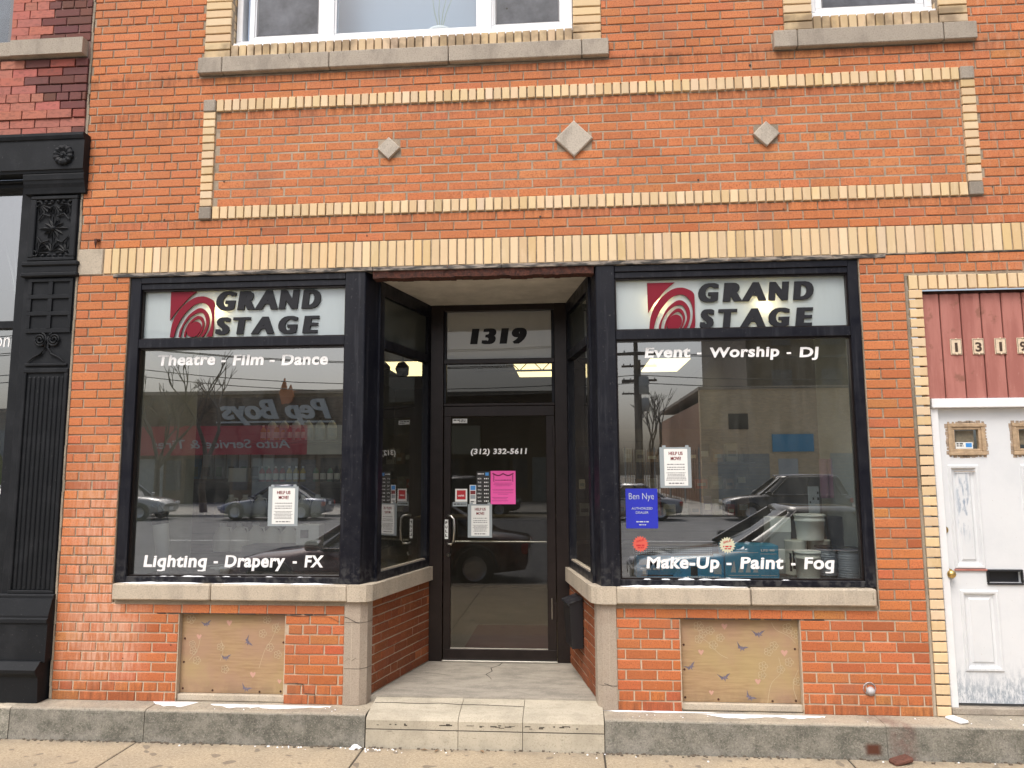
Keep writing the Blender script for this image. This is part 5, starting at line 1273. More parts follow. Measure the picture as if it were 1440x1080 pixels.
# goods builders
def goods(name, label, cat, loc, group=None, rz=0): return thing(name, label, cat, loc, group, rz)
C_ = {k: mat(n, c, r) for k, (n, c, r) in dict(teal=('teal_box_print', (.03, .28, .46), .5), teal2=('blue_box_print', (.03, .30, .55), .5), white=('white_plastic', (.82, .84, .80), .45), cream=('cream_plastic', (.78, .76, .66), .5),
     blk=('black_plastic', (.015, .015, .018), .45), grey=('grey_carton', (.35, .36, .35), .8), brown=('brown_carton', (.25, .16, .09), .8), lav=('lavender_pack', (.22, .18, .34), .6), red=('red_pack', (.42, .04, .03), .5), yel=('yellow_pack', (.55, .42, .06), .5),
     green=('green_pack', (.05, .22, .12), .5), cyan=('cyan_pack', (.03, .25, .42), .5), pinkr=('mauve_roll', (.30, .15, .22), .6), foil=('silver_foil', (.40, .43, .48), .25), lt=('light_print', (.45, .50, .52), .6)).items()}
def carton(name, label, x0, x1, y0, y1, z0, z1, mtl, prints=(), cat='box', rz=0, group=None):
    t_ = goods(name, label, cat, ((x0+x1)/2, (y0+y1)/2, z0), group, rz); hx, hy = (x1-x0)/2, (y1-y0)/2
    q = MB(); q.box(-hx, hx, -hy, hy, 0, z1-z0, ch=.003); q.build('carton', mtl, t_)
    for (a, b_, c, d, pm) in prints:
        q = MB(); q.box(-hx+a*2*hx, -hx+b_*2*hx, -hy-.0012, -hy, c*(z1-z0), d*(z1-z0)); q.build('print', pm, t_)
    return t_
rr = random.Random(11)
b1 = carton('product_box', 'blue product box with product pictures behind the lettering, left in the right window', .50, 1.16, .38, .58, 1.075, 1.240, C_['teal2'], [(.03, .25, .62, .85, C_['lt']), (.05, .42, .10, .16, C_['blk']), (.62, .70, .12, .55, C_['blk']), (.74, .86, .15, .7, C_['teal']), (.88, .97, .2, .65, C_['lt']), (.07, .11, .18, .5, C_['white']), (.3, .5, .25, .5, C_['teal'])])
q = MB(); dashes(q, -.3, -.13, .07, .016, -.1015, rr); dashes(q, .05, .3, .012, .008, -.1015, rr); q.build('print', C_['white'], b1)
b2 = carton('product_box', 'taller blue product box printed with a row of cones, middle of the right window', 1.165, 1.565, .36, .60, 1.075, 1.325, C_['teal'], [(.06, .62, .78, .80, C_['lt']), (.06, .62, .10, .12, C_['lt']), (.66, .96, .10, .12, C_['lt']), (.66, .96, .74, .76, C_['lt'])])
for i in range(4):
    q = MB(); x = -.16+i*.055; q.poly([(x, -.1212, .05), (x+.038, -.1212, .05), (x+.030, -.1212, .13), (x+.022, -.1212, .13)]); q.build('cone_picture', C_['lt'], b2)
text('box_lettering', 'LFS-90', .07, .17, .205, .018, -.1212, C_['white'], b2, off=.01, smear=.05)
g_ = carton('stage_strip', 'long black strip of small perforations lying on the blue box', .49, 1.09, .42, .56, 1.2405, 1.318, C_['blk'], cat='equipment')
q = MB()
for i in range(44):
    for k in range(4): x = -.29+i*.0133; q.box(x, x+.006, -.0725, -.0705, .012+k*.015, .020+k*.015)
q.build('perforations', C_['lt'], g_, kind='stuff')
for i, (z0, z1, x0, x1) in enumerate(((1.076, 1.16, 1.585, 1.755), (1.161, 1.27, 1.59, 1.75), (1.271, 1.40, 1.582, 1.748), (1.401, 1.515, 1.590, 1.752))):
    carton('white_box', ('lowest', 'second lowest', 'second highest', 'topmost')[i]+' plain white carton in the stack left of the buckets', x0, x1, .66, .86, z0, z1, C_['white' if i % 2 else 'grey'], group='stack of plain cartons in the right window')
def bucket(x, y, z, r, h, label, handle=True, lid=True, mtl='white', print_=True):
    t_ = goods('bucket', label, 'bucket', (x, y, z)); q = MB()
    q.lathe([(0, 0), (r*.88, 0), (r*.9, .01), (r*.97, h*.72), (r*1.03, h*.73), (r*1.03, h*.80), (r*.985, h*.81), (r, h*.93)], n=28); q.build('body', C_[mtl], t_)
    if lid: q = MB(); q.lathe([(r*.99, h*.91), (r*1.06, h*.915), (r*1.06, h), (r*.97, h), (r*.95, h*.97), (0, h*.97)], n=28); q.build('lid', C_['white'], t_)
    if handle:
        q = MB(); q.tube([(-r*1.04*math.cos(a), -r*1.04*abs(math.sin(a))*.45-.0*a, h*.76-math.sin(a)*h*.45) for a in [math.pi*k/10 for k in range(11)]], .0025, 5); q.build('handle', C_['lt'], t_)
    return t_
bucket(1.885, .62, 1.345, .112, .20, 'large white lidded bucket with wire handle on top of two cans')
for i, (x, y) in enumerate(((1.775, .64), (1.960, .66))):
    t_ = goods('paint_can', ('left', 'right')[i]+' printed can supporting the large white bucket', 'can', (x, y, 1.075), 'cans under the large bucket'); q = MB(); q.lathe([(0, 0), (.082, 0), (.085, .006), (.082, .012), (.082, .255), (.086, .262), (.084, .268), (0, .262)], n=24); q.build('body', C_['cream'], t_)
    for k in range(7):
        a = -2.5+k*.32; q = MB(); q.prism([(.0828*math.cos(a), .0828*math.sin(a), .03+.02*(k % 3)), (.0828*math.cos(a+.24), .0828*math.sin(a+.24), .03+.02*(k % 3)), (.0834*math.cos(a+.24), .0834*math.sin(a+.24), .08), (.0834*math.cos(a), .0834*math.sin(a), .08)], (0, 0, .09+.02*(k % 2))); q.build('print', C_['blk'], t_)
bucket(1.795, .42, 1.075, .092, .205, 'small cream bucket in front behind the word Fog', True, True, 'cream')
def spool(x, y, label):
    t_ = goods('cable_spool', label, 'spool', (x, y, 1.075), 'shiny dark tape spools in the right window'); q = MB(); q.lathe([(0, 0), (.086, 0), (.086, .012), (.03, .014)], n=24); q.lathe([(.03, .222), (.086, .224), (.086, .236), (0, .236)], n=24); q.build('flange', C_['blk'], t_)
    q = MB(); prof = []
    for k in range(40): prof.append((.074+.006*math.sin(k*1.9)+.002*math.sin(k*.7), .016+k*.0052))
    q.lathe(prof, n=30); q.build('wound_tape', C_['foil'], t_)
spool(1.968, .52, 'dark foil tape spool left of the last spool in the right window'); spool(2.090, .40, 'dark foil tape spool at the far right of the right window'); 
carton('speaker_cabinet', 'black speaker cabinet standing behind the tape spools', 2.035, 2.185, .68, .86, 1.075, 1.52, C_['blk'], [(.1, .9, .1, .9, C_['blk'])], 'speaker')
t_ = goods('leaning_card', 'tall patterned white card leaning behind the large bucket', 'card', (2.03, .95, 1.075)); q = MB(); q.box(-.045, .045, -.004, .004, 0, .68, ch=.002); q.build('card', C_['lt'], t_)
q = MB()
for i in range(14): a = rr.uniform(-.035, .035); z = rr.uniform(.25, .64); s_ = rr.uniform(.006, .014); q.box(a-s_*.6, a+s_*.6, -.0055, -.0045, z-s_, z+s_)
q.build('print', C_['blk'], t_)
for i, x in enumerate((2.10, 2.165)):
    t_ = goods('fabric_roll', 'mauve fabric roll hanging at the right of the right window, %s of two' % ('left', 'right')[i], 'roll', (x, .88, 1.66)); q = MB(); q.lathe([(0, 0), (.032, 0), (.034, .02), (.034, .32), (0, .325)], n=14); q.build('roll', C_['pinkr'], t_)
part('partition', M['side_grey'], None, (2.16, 2.20, .20, 1.15, 1.075, 3.2), label='pale grey partition at the right end of the right window display', cat='partition')
# shelving deep in both halves of the shop
def shelf_unit(x0, x1, y, zs, label, seed, kinds, depth=.35):
    t_ = thing('shelving_unit', label, 'shelving'); part('back_panel', M['slat'], t_, (x0, x1, y+depth, y+depth+.03, 1.0 if y < 1.3 else .26, zs[-1]+.45))
    for z in zs: part('shelf', M['shelf'], t_, (x0, x1, y, y+depth, z-.02, z))
    k = 0
    for z in [zs[0]-.3+.11*i for i in range(int((zs[-1]+.7-zs[0])/.11))]: part('slat_groove', M['shelf'], t_, (x0, x1, y+depth-.004, y+depth, z, z+.012))
    return t_
def bottle(x, y, z, r, h, mtl, cap, label, group, name='bottle', cat='bottle', lab=None):
    t_ = goods(name, label, cat, (x, y, z), group); q = MB(); q.lathe([(0, 0), (r, 0), (r, h*.62), (r*.85, h*.72), (r*.34, h*.84), (r*.34, h*.90)], n=12); q.build('body', mtl, t_)
    q = MB(); q.lathe([(r*.4, h*.88), (r*.4, h), (0, h)], n=10); q.build('cap', cap, t_)
    if lab: q = MB(); q.lathe([(r*1.01, h*.15), (r*1.02, h*.17), (r*1.02, h*.52), (r*1.01, h*.54)], n=12); q.build('label', lab, t_)
    return t_
def jug(x, y, z, s, label, group):
    t_ = goods('jug', label, 'jug', (x, y, z), group); q = MB(); q.lathe([(0, 0), (.075*s, 0), (.08*s, .01*s), (.08*s, .13*s), (.06*s, .18*s), (.028*s, .22*s), (.026*s, .235*s)], n=14); q.build('body', C_['cream'], t_)
    q = MB(); q.lathe([(.03*s, .23*s), (.03*s, .255*s), (0, .255*s)], n=12); q.build('cap', C_['white'], t_)
    q = MB(); q.tube([(.03*s, 0, .215*s), (.075*s, 0, .21*s), (.085*s, 0, .16*s), (.07*s, 0, .12*s)], .010*s, 6); q.build('handle', C_['cream'], t_)
SL = shelf_unit(-3.90, -1.9, 1.45, [1.14, 1.46, 1.80, 2.20], 'slatwall shelving loaded with goods behind the left window', 1, None)
nm = ['first', 'second', 'third', 'fourth', 'fifth', 'sixth', 'seventh', 'eighth', 'ninth', 'tenth', 'eleventh', 'twelfth']
for i in range(6): jug(-3.36+i*.165, 1.56, 1.14, 1.05, nm[i]+' cream jug from the left on the lowest shelf behind the left window', 'cream jugs behind the left window')
for i in range(7): jug(-3.30+i*.145, 1.58, 1.46, .85, nm[i]+' cream jug from the left on the shelf above the lowest row', 'cream jugs behind the left window')
for i in range(5): carton('retail_pack', nm[i]+' lavender pack from the left on the middle shelf', -3.82+i*.10, -3.735+i*.10, 1.52, 1.62, 1.46, 1.60, C_['lav'], cat='pack', group='lavender packs behind the left window')
carton('retail_pack', 'pale yellow pack beside the lavender packs', -3.30, -3.12, 1.50, 1.60, 1.80-.02+.021, 1.935, C_['cream'], cat='pack')
for i in range(7):
    carton('hanging_pack', nm[i]+' grey blister pack from the left hanging above the jugs', -3.80+i*.125, -3.70+i*.125, 1.72, 1.76, 1.83, 2.07, C_['lt' if i else 'cyan'], [(.2, .8, .1, .5, C_['blk'] if i % 2 else C_['green'])], cat='pack', group='blister packs hung behind the left window')
for r_ in range(3):
    for i in range(7):
        x = -2.98+i*.068; z = (1.80, 2.02, 2.20)[r_]
        if r_ == 1: continue
        bottle(x, 1.54, z, .027, .15, C_['red' if (i < 4) == (r_ == 0) else 'yel'], C_['white'], '%s small paint bottle from the left on the %s shelf of bottles' % (nm[i], ('lower', '', 'upper')[r_]), 'small paint bottles behind the left window', lab=C_['white'])
for i in range(8): bottle(-2.45+i*.07, 1.56, 1.80, .028, .15, C_['blk' if i % 2 else 'green'], C_['blk'], nm[i]+' dark bottle from the left, right of the red bottles', 'dark bottles behind the left window', lab=C_['cream'])
for i in range(6): bottle(-2.9+i*.12, 1.56, 2.20, .045, .22, C_['cream' if i % 2 else 'white'], C_['blk'], nm[i]+' white bottle from the left on the top shelf behind the left window', 'white bottles on the top shelf', lab=C_['lt'])
t_ = goods('poster_tube', 'white cardboard tube with black band and top leaning at the left of the left window', 'tube', (-3.335, .50, 1.075)); t_.rotation_euler = (0, rad(-8), 0)
q = MB(); q.lathe([(0, 0), (.050, 0), (.062, .40)], n=20); q.build('tube_body', C_['white'], t_); q = MB(); q.lathe([(.063, .40), (.064, .47), (.06, .50), (0, .50)], n=20); q.build('black_band', C_['blk'], t_)
q = MB(); rq = random.Random(2); [q.tube([(rq.uniform(-.03, .03), rq.uniform(-.03, .03), .49), (rq.uniform(-.05, .06), rq.uniform(-.04, .04), .56), (rq.uniform(-.02, .08), 0, .60)], .007, 5) for k in range(5)]; q.build('bundled_hooks', C_['lt'], t_)
part('partition', M['side_grey'], None, (-3.50, -3.46, .20, 1.15, 1.075, 3.2), label='pale grey partition at the left end of the left window display', cat='partition')
carton('small_box', 'small grey box with a dark picture right of the left window poster', -2.32, -2.12, .72, .86, 1.28, 1.45, C_['grey'], [(.2, .55, .35, .75, C_['blk'])])
carton('display_case', 'dark case holding the small grey box in the left window', -2.75, -1.80, .62, .92, 1.075, 1.28, C_['blk'])
part('wooden_strip', mat('orange_wood', (.26, .12, .05), .6), None, (-2.55, -1.78, .20, .26, 1.075, 1.098), label='orange brown wooden strip along the foot of the left display', cat='wood strip')
for i, (a, c, col) in enumerate(((-3.1, .45, 'blk'), (-2.85, .52, 'grey'))):
    q = MB(); pts = [(a+.02*math.cos(k*.9)*k*.28, c+.02*math.sin(k*.9)*k*.2, 1.082+k*.002) for k in range(26)]; q.tube(pts, .006, 5); q.build('cable_coil', C_[col], None, label=('black', 'grey')[i]+' cable coil lying on the left display ledge', cat='cable')
# deeper shelves seen through the right window and the door
SR = shelf_unit(.05, 2.40, 4.4, [.60, .95, 1.30, 1.65, 2.0], 'low crowded shelving deeper in the shop behind the right window', 2, None)
k_ = 0
cols = ['brown', 'grey', 'brown', 'blk', 'cream', 'grey', 'blk', 'lav', 'grey', 'brown', 'red']
for zi, z in enumerate((1.30, 1.65, 2.0)):
    x = .12; bi = -1
    while x < 2.3:
        bi += 1
        w = rr.uniform(.07, .16); h = rr.uniform(.12, .26); c = rr.choice(cols)
        carton('stock_box', '%s stock box, %s from the left on the %s shelf behind the right window' % (c.replace('blk', 'black').replace('lav', 'lavender').replace('yel', 'yellow'), (nm+['thirteenth', 'fourteenth', 'fifteenth', 'sixteenth', 'seventeenth', 'eighteenth'])[bi], ('lower', 'middle', 'upper')[zi]), x, x+w, 4.46, 4.62, z, z+h, C_[c], [(.15, .85, .3, .6, C_[rr.choice(['lt', 'blk', 'white'])])], group='stock boxes deep in the shop'); x += w+rr.uniform(.02, .08)
t_ = thing('counter', 'dark sales counter deep in the shop behind the door', 'counter'); part('body', M['shelf'], t_, (-2.2, .6, 5.2, 5.8, .255, 1.2), ch=.01); part('top', M['slat'], t_, (-2.25, .65, 5.15, 5.85, 1.2, 1.24), ch=.005)

# ---------------------------------------------------------------- papers and stickers on the glass
def paper(label, x0, x1, z0, z1, y, seed, mtl=None, sleeve=True):
    t_ = thing('poster', label, 'poster', group='moving sale posters taped to the glass' if sleeve else None); rnd = random.Random(seed)
    if sleeve: part('plastic_sleeve', M['sleeve'], t_, (x0, x1, y-.0006, y, z0, z1)); k = .14*(x1-x0)
    else: k = 0
    a, b_ = x0+k, x1-k*.8; c, d = z0+k*.5, z1-k*.4
    part('sheet', mtl or M['paper'], t_, (a, b_, y-.0014, y-.0008, c, d)); return t_, a, b_, c, d, rnd
for (lb, x0, x1, z0, z1, y, sd_) in (('white moving sale poster inside the left shop window', -2.300, -2.066, 1.487, 1.786, .0715, 1), ('white moving sale poster inside the right shop window above the blue card', .662, .889, 1.767, 2.064, .0715, 2), ('white moving sale poster on the glass door below the pink flyer', -.908, -.692, 1.312, 1.603, 1.1215, 3)):
    t_, a, b_, c, d, rnd = paper(lb, x0, x1, z0, z1, y, sd_); w = b_-a; h = d-c; yy = y-.0016
    text('heading', 'HELP US', a+w*.20, b_-w*.20, d-h*.165, h*.095, yy, M['ink_red'], t_, off=.01, smear=.06)
    text('heading', 'MOVE!', a+w*.28, b_-w*.28, d-h*.305, h*.095, yy, M['ink_red'], t_, off=.01, smear=.06)
    q = MB()
    for zz in (.42, .50, .56): dashes(q, a+w*.12, b_-w*.12, d-h*zz, h*.022, yy, rnd)
    for zz in (.65, .69, .73, .77, .81, .85): e = rnd.uniform(.05, .16); dashes(q, a+w*e, b_-w*e, d-h*zz, h*.016, yy, rnd)
    dashes(q, a+w*.18, b_-w*.18, d-h*.935, h*.032, yy, rnd, (1, 2)); q.build('small_print', M['ink_grey'], t_)
    for xx in (x0+.02, x1-.04): part('tape', M['sleeve'], t_, (xx, xx+.025, y-.0022, y-.0016, z1-.008, z1+.014))
t_, a, b_, c, d, rnd = paper('bright pink flyer with a garland border taped to the glass door', -.704, -.482, 1.603, 1.896, 1.1215, 5, M['pink'], False)
q = MB(); w = b_-a; h = d-c; yy = 1.1198
for k in range(26):
    t = k/25; x = a+w*(.10+.80*t); z = d-h*(.08+.06*abs(math.sin(t*math.pi*2))); s_ = .005; q.box(x-s_, x+s_, yy-.0006, yy, z-s_, z+s_)
for sx in (a+w*.12, b_-w*.12):
    for k in range(8): z = d-h*(.10+.03*k); q.box(sx-.005+.003*(k % 2), sx+.004+.003*(k % 2), yy-.0006, yy, z-.003, z+.003)
for zz, e in ((.28, .18), (.37, .14), (.41, .12), (.45, .2), (.56, .08), (.60, .1), (.66, .1), (.70, .3), (.80, .05), (.84, .1), (.9, .05)): dashes(q, a+w*e, b_-w*(e+ (.25 if zz > .78 else 0)), d-h*zz, h*(.024 if zz < .3 else .010), yy, rnd)
q.build('print', mat('maroon_ink', (.20, .02, .08), .7), t_)
t_ = thing('opening_hours_sign', 'narrow black opening hours sign left of the pink flyer', 'sign'); part('sheet', M['ink'], t_, (-.830, -.706, 1.1200, 1.1212, 1.604, 1.892))
for i, dn in enumerate(('MON', 'TUE', 'WED', 'THU', 'FRI', 'SAT', 'SUN')):
    z = 1.822-i*.033; text('weekday', dn, -.820, -.788, z, .013, 1.1198, M['vinyl_white'], t_, off=.01)
    q = MB(); dashes(q, -.762, -.724, z+.006, .010, 1.1198, rr, (.3, .8)); q.build('hours_print', M['vinyl_white'], t_)
q = MB(); dashes(q, -.820, -.765, 1.870, .008, 1.1198, rr); q.build('hours_print', M['vinyl_white'], t_); part('blue_patch', M['amex'], t_, (-.752, -.722, 1.1194, 1.1198, 1.855, 1.882))
t_ = thing('sticker', 'red and white square sticker left on the glass door', 'sticker'); part('sheet', M['paper'], t_, (-1.022, -.914, 1.1204, 1.1212, 1.625, 1.738)); part('red_square', M['red_print'], t_, (-1.008, -.928, 1.1198, 1.1203, 1.645, 1.726)); text('print', 'usitt', -.998, -.940, 1.672, .018, 1.1197, M['vinyl_white'], t_, off=.02)
t_ = thing('sticker', 'pale strip sticker directly under the red square sticker', 'sticker'); part('sheet', M['sleeve'], t_, (-1.045, -.914, 1.1204, 1.1212, 1.585, 1.622)); q = MB(); dashes(q, -1.035, -.925, 1.604, .010, 1.1200, rr); q.build('print', M['ink'], t_)
t_ = thing('sticker', 'tall card payment sticker between red sticker and hours sign', 'sticker'); part('sheet', M['paper'], t_, (-.892, -.834, 1.1204, 1.1212, 1.604, 1.772))
part('blue_patch', M['amex'], t_, (-.886, -.840, 1.1198, 1.1203, 1.728, 1.766)); part('dark_patch', M['ink_red'], t_, (-.886, -.840, 1.1198, 1.1203, 1.690, 1.722)); part('pale_patch', M['sleeve'], t_, (-.886, -.840, 1.1198, 1.1203, 1.650, 1.684)); q = MB(); dashes(q, -.884, -.842, 1.625, .010, 1.1200, rr); q.build('print', M['ink'], t_)
t_ = thing('sticker', 'small white strip sticker in the top left corner of the door glass', 'sticker'); part('sheet', M['paper'], t_, (-1.048, -.916, 1.1204, 1.1212, 2.325, 2.364)); q = MB(); dashes(q, -1.04, -.925, 2.352, .010, 1.1200, rr); dashes(q, -.99, -.925, 2.337, .007, 1.1200, rr); q.build('print', M['ink'], t_)
t_ = thing('poster', 'royal blue dealer card in the lower left corner of the right window', 'sign'); part('sheet', M['blue'], t_, (.406, .638, .0702, .0715, 1.474, 1.762))
text('lettering', 'Ben Nye', .430, .612, 1.685, .048, .0700, C_['lt'], t_, off=-.008); text('lettering', 'AUTHORIZED', .448, .600, 1.610, .018, .0700, C_['lt'], t_, off=.0); text('lettering', 'DEALER', .478, .570, 1.580, .018, .0700, C_['lt'], t_, off=.0)
q = MB(); dashes(q, .48, .57, 1.522, .008, .0700, rr); dashes(q, .50, .55, 1.500, .007, .0700, rr); q.build('print', C_['lt'], t_)
for (x, z, mk, lb) in ((.506, 1.362, 'pinkb', 'red'), (1.128, 1.356, 'creamb', 'cream')):
    t_ = thing('starburst_badge', lb+' toothed paper badge stuck to the lower part of the right window', 'badge'); q = MB(); n = 36; M[mk] = mat(lb+'_badge_paper', (.62, .10, .07) if lb == 'red' else (.55, .55, .40), .7)
    P3 = [(x+(.060 if k % 2 else .046)*math.cos(math.pi*2*k/n), .0705, z+(.060 if k % 2 else .046)*math.sin(math.pi*2*k/n)) for k in range(n)]; q.prism(P3, (0, .001, 0)); q.build('badge', M[mk], t_)
    text('print', 'SALE', x-.028, x+.026, z+.010, .016, .0702, M['red_print'], t_, off=.02, tilt=.3); q = MB(); dashes(q, x-.03, x+.03, z-.010, .010, .0700, rr); dashes(q, x-.02, x+.025, z-.026, .008, .0700, rr); q.build('print', M['red_print'], t_)

# ================================================================= THE STREET BEHIND THE CAMERA (seen reflected in the glass)
part('kerb', M['stone_warm'], None, (-40, 40, -5.05, -4.905, -.13, .0), kind='structure', ch=.01)
M['asphalt'] = mat('salt_dusted_asphalt', (.17, .17, .172), .9, nscale=2, namt=.25, bump=.4, bscale=80)
q = MB(); q.box(-120, 120, -27, -5.05, -.25, -.13); q.build('road', M['asphalt'], None, kind='structure')
q = MB(); q.box(-120, 120, -70, -27, -.2, -.02); q.build('far_pavement', mat('far_concrete', (.42, .40, .36), .95, nscale=1, namt=.2), None, kind='structure')
q = MB(); q.box(-300, 300, -300, 80, -.6, -.26); q.build('ground', mat('ground_soil', (.12, .11, .09), .95, nscale=.2, namt=.3), None, kind='structure')
q = MB(); q.box(-40, -9, -4.9, 1.3, -.12, 0); q.box(8, 40, -4.9, 1.3, -.12, 0); q.build('side_pavement', M['pave'], None, kind='structure')
for i in range(12): part('lane_line', M['paper'], None, (-40+i*7, -37.5+i*7, -16.1, -15.98, -.128, -.1255), kind='structure')
# opposite buildings
FB1 = m_far_brick('dark_brown_brick', (.21, .14, .095), (.11, .078, .052), (.22, .18, .14)); FB2 = m_far_brick('buff_brick', (.80, .63, .40), (.64, .50, .31), (.62, .56, .46)); FB3 = m_far_brick('side_red_brick', (.42, .22, .13), (.32, .16, .10), (.38, .30, .24))
OB = thing('repair_shop_building', 'low dark brown brick building with maroon fascia across the street', 'building', (-12, -38, 0))
part('wall', FB1, OB, (-18, 14.8, -14, 0, -.1, 6.6)); part('parapet_cap', M['stone'], OB, (-18.1, 14.9, -.3, .15, 6.6, 6.8))
M['maroon'] = mat('maroon_fascia', (.40, .035, .06), .6); M['olive'] = mat('olive_fascia', (.48, .47, .36), .6)
part('fascia', M['maroon'], OB, (-16, -3.6, .0, .5, 2.9, 4.65)); part('fascia', M['olive'], OB, (-3.6, 6.5, .0, .5, 2.9, 4.65))
FO = FR((-12, -37.48, 0), (-1, 0, 0), (0, 1, 0))
text('fascia_lettering', 'Auto Service & Tires', 0, 8.6, 3.3, .55, 0, C_['lt'], OB, off=.01, F=FR((-4.6, .505, 0), (-1, 0, 0), (0, 1, 0)), shear=.15, ext=.03)
text('fascia_lettering', '1313  14', 0, 4.4, 3.4, .6, 0, C_['lt'], OB, off=.01, F=FR((4.6, .505, 0), (-1, 0, 0), (0, 1, 0)), ext=.03)
sg = thing('rooftop_sign', 'script shop sign with a flame on the wall of the repair shop', 'sign', (-12, -37.9, 0))
text('sign_script', 'Pep Boys', 0, 6.9, 5.05, 1.25, 0, C_['lt'], sg, off=.02, F=FR((-2.2, .25, 0), (-1, 0, 0), (0, 1, 0)), shear=.35, ext=.12, smear=.05)
q = MB(); q.box(-9.3, -2.0, .1, .35, 4.82, 4.92); q.build('sign_underline', C_['lt'], sg)
M['flame'] = mat('flame_orange', (.50, .17, .06), .5)
q = MB(); q.prism([(-5.2, .3, 5.9), (-4.7, .3, 6.0), (-4.5, .3, 6.4), (-4.7, .3, 7.1), (-4.9, .3, 6.7), (-5.1, .3, 7.5), (-5.4, .3, 6.6)], (0, .15, 0)); q.build('flame', M['flame'], sg)
for i in range(7):
    x = -15.5+i*4.2
    if x < 13: part('service_door', C_['blk'] if i % 2 else M['side_grey'], OB, (x, x+2.8, .0, .06, 0, 2.7))
    part('shop_glass', M['screen'], OB, (x+3.0, x+3.9, .0, .05, .8, 2.6))
TB = thing('garage_building', 'low buff brick garage with two roller doors across the street', 'building', (7.6, -38, 0))
part('front_wall', FB2, TB, (0, 16, -.4, 0, -.1, 6.5)); part('side_wall', FB3, TB, (0, .3, -20, -.4, -.1, 5.8)); part('roof', M['stone'], TB, (-.05, 16.05, -20, .08, 6.5, 6.68)); part('rear_wall', FB3, TB, (.3, 16, -20, -19.6, -.1, 5.8))
for x in (.9, 7.2, 11.8):
    g2 = thing('roller_door', None, parent=TB)
    for k in range(14): part('door_slat', M['side_grey'], g2, (x, x+2.9, .0, .03, .0+k*.2, .19+k*.2))
part('entrance_door', C_['lt'], TB, (4.3, 5.4, .0, .05, 0, 2.5)); part('window', C_['blk'], TB, (1.6, 2.7, .0, .04, 4.2, 5.1), (9.3, 10.4, .0, .04, 4.2, 5.1)); part('blue_sign', C_['teal2'], TB, (4.0, 6.3, .0, .12, 2.9, 3.9))
HB = thing('tall_building', 'tall dark brick warehouse rising behind the garage', 'building', (14.6, -56, 0)); part('wall', m_far_brick('sooty_brick', (.13, .105, .085), (.09, .07, .055), (.13, .11, .09)), HB, (0, 26, -20, 0, -.1, 24)); 
for z in (8, 12, 16, 20):
    for x in range(6): part('window', M['screen'], HB, (2+x*4, 3.6+x*4, 0, .05, z, z+2))
for (x, y, h) in ((-44, -39, 6), (-70, -44, 7), (34, -44, 8), (-20, -60, 7.6), (60, -42, 12), (-100, -50, 16)):
    t_ = thing('distant_building', {-44: 'low grey block left of the repair shop', -70: 'wide low block far to the left across the street', 34: 'low block right of the garage across the street', -20: 'block behind the repair shop', 60: 'block at the far right across the street', -100: 'tallest block at the far left end of the street'}[x], 'building', (x, y, 0)); part('wall', FB1 if x % 3 else FB2, t_, (0, 16, -12, 0, -.1, h))
    for k in range(5): part('window', M['screen'], t_, (1+k*3, 2.6+k*3, 0, .05, h-3, h-1.4))
# poles and wires
def pole(x, y, h, label, arms=2):
    t_ = thing('utility_pole', label, 'utility pole', (x, y, 0), 'utility poles across the street'); wd = M['wood']; q = MB(); q.tube([(0, 0, -.1), (0, 0, h)], [.17, .11], 10); q.build('shaft', wd, t_)
    for k in range(arms):
        z = h-.5-k*1.0; part('crossarm', wd, t_, (-1.2, 1.2, -.07, .07, z, z+.14))
        for s_ in (-1.05, -.6, .6, 1.05): q = MB(); q.lathe([(.03, 0), (.05, .05), (.03, .1), (0, .16)], (s_, 0, z+.14), 8); q.build('insulator', C_['grey'], t_)
    q = MB(); q.lathe([(0, 0), (.26, 0), (.26, .9), (0, 1.0)], (.38, .1, h-3.6), 12); q.build('transformer', C_['grey'], t_)
M['wood'] = mat('weathered_pole_wood', (.09, .07, .055), .9)
pole(3.6, -34, 9.5, 'utility pole with transformer nearest the gap between buildings'); pole(4.9, -46, 9.5, 'utility pole behind the first one in the gap'); pole(-26, -34, 10.5, 'utility pole at the left of the repair shop'); pole(33, -34, 10.5, 'utility pole right of the garage'); pole(5.9, -60, 10, 'farthest utility pole in the gap')
for i, (dz, dy) in enumerate(((0, 0), (0, .5), (-1, 0), (-1, .5), (-2.2, .2), (-2.6, .1))):
    q = MB(); P3 = []
    for a, b_ in (((-60, 10), (-26, 10.1)), ((-26, 10.1), (3.6, 9.1)), ((3.6, 9.1), (33, 10.1)), ((33, 10.1), (70, 10))):
        for k in range(9): t = k/8; P3.append((a[0]+(b_[0]-a[0])*t, -34+dy, a[1]+(b_[1]-a[1])*t+dz-3.2*t*(1-t)))
    q.tube(P3, .025, 4, cap=False); q.build('power_line', C_['blk'], None, label=('top front', 'top rear', 'second front', 'second rear', 'upper telephone', 'lowest telephone')[i]+' wire strung between the utility poles', cat='wire', group='wires strung along the street')
# bare winter trees
def tree(x, y, h, seed, label):
    t_ = thing('bare_tree', label, 'tree', (x, y, 0), 'bare trees across the street'); rnd = random.Random(seed); tr_ = MB(); cr_ = MB()
    def grow(p, d, L, r, lv):
        e = p+d*L; (tr_ if lv < 2 else cr_).tube([p, p+d*L*.5+Vector((rnd.uniform(-1, 1), rnd.uniform(-1, 1), 0))*L*.06, e], [r, r*.85, r*.7], 5 if lv < 2 else 3, cap=False)
        if lv >= 5: return
        for k in range(rnd.choice((2, 3))):
            nd = (d+Vector((rnd.uniform(-1, 1), rnd.uniform(-1, 1), rnd.uniform(-.2, .7)))*.62).normalized(); grow(e, nd, L*rnd.uniform(.62, .85), r*.62, lv+1)
    grow(Vector((0, 0, -.1)), Vector((0, 0, 1)), h*.27, h*.022, 0); tr_.build('trunk', M['wood'], t_); cr_.build('crown', M['wood'], t_)
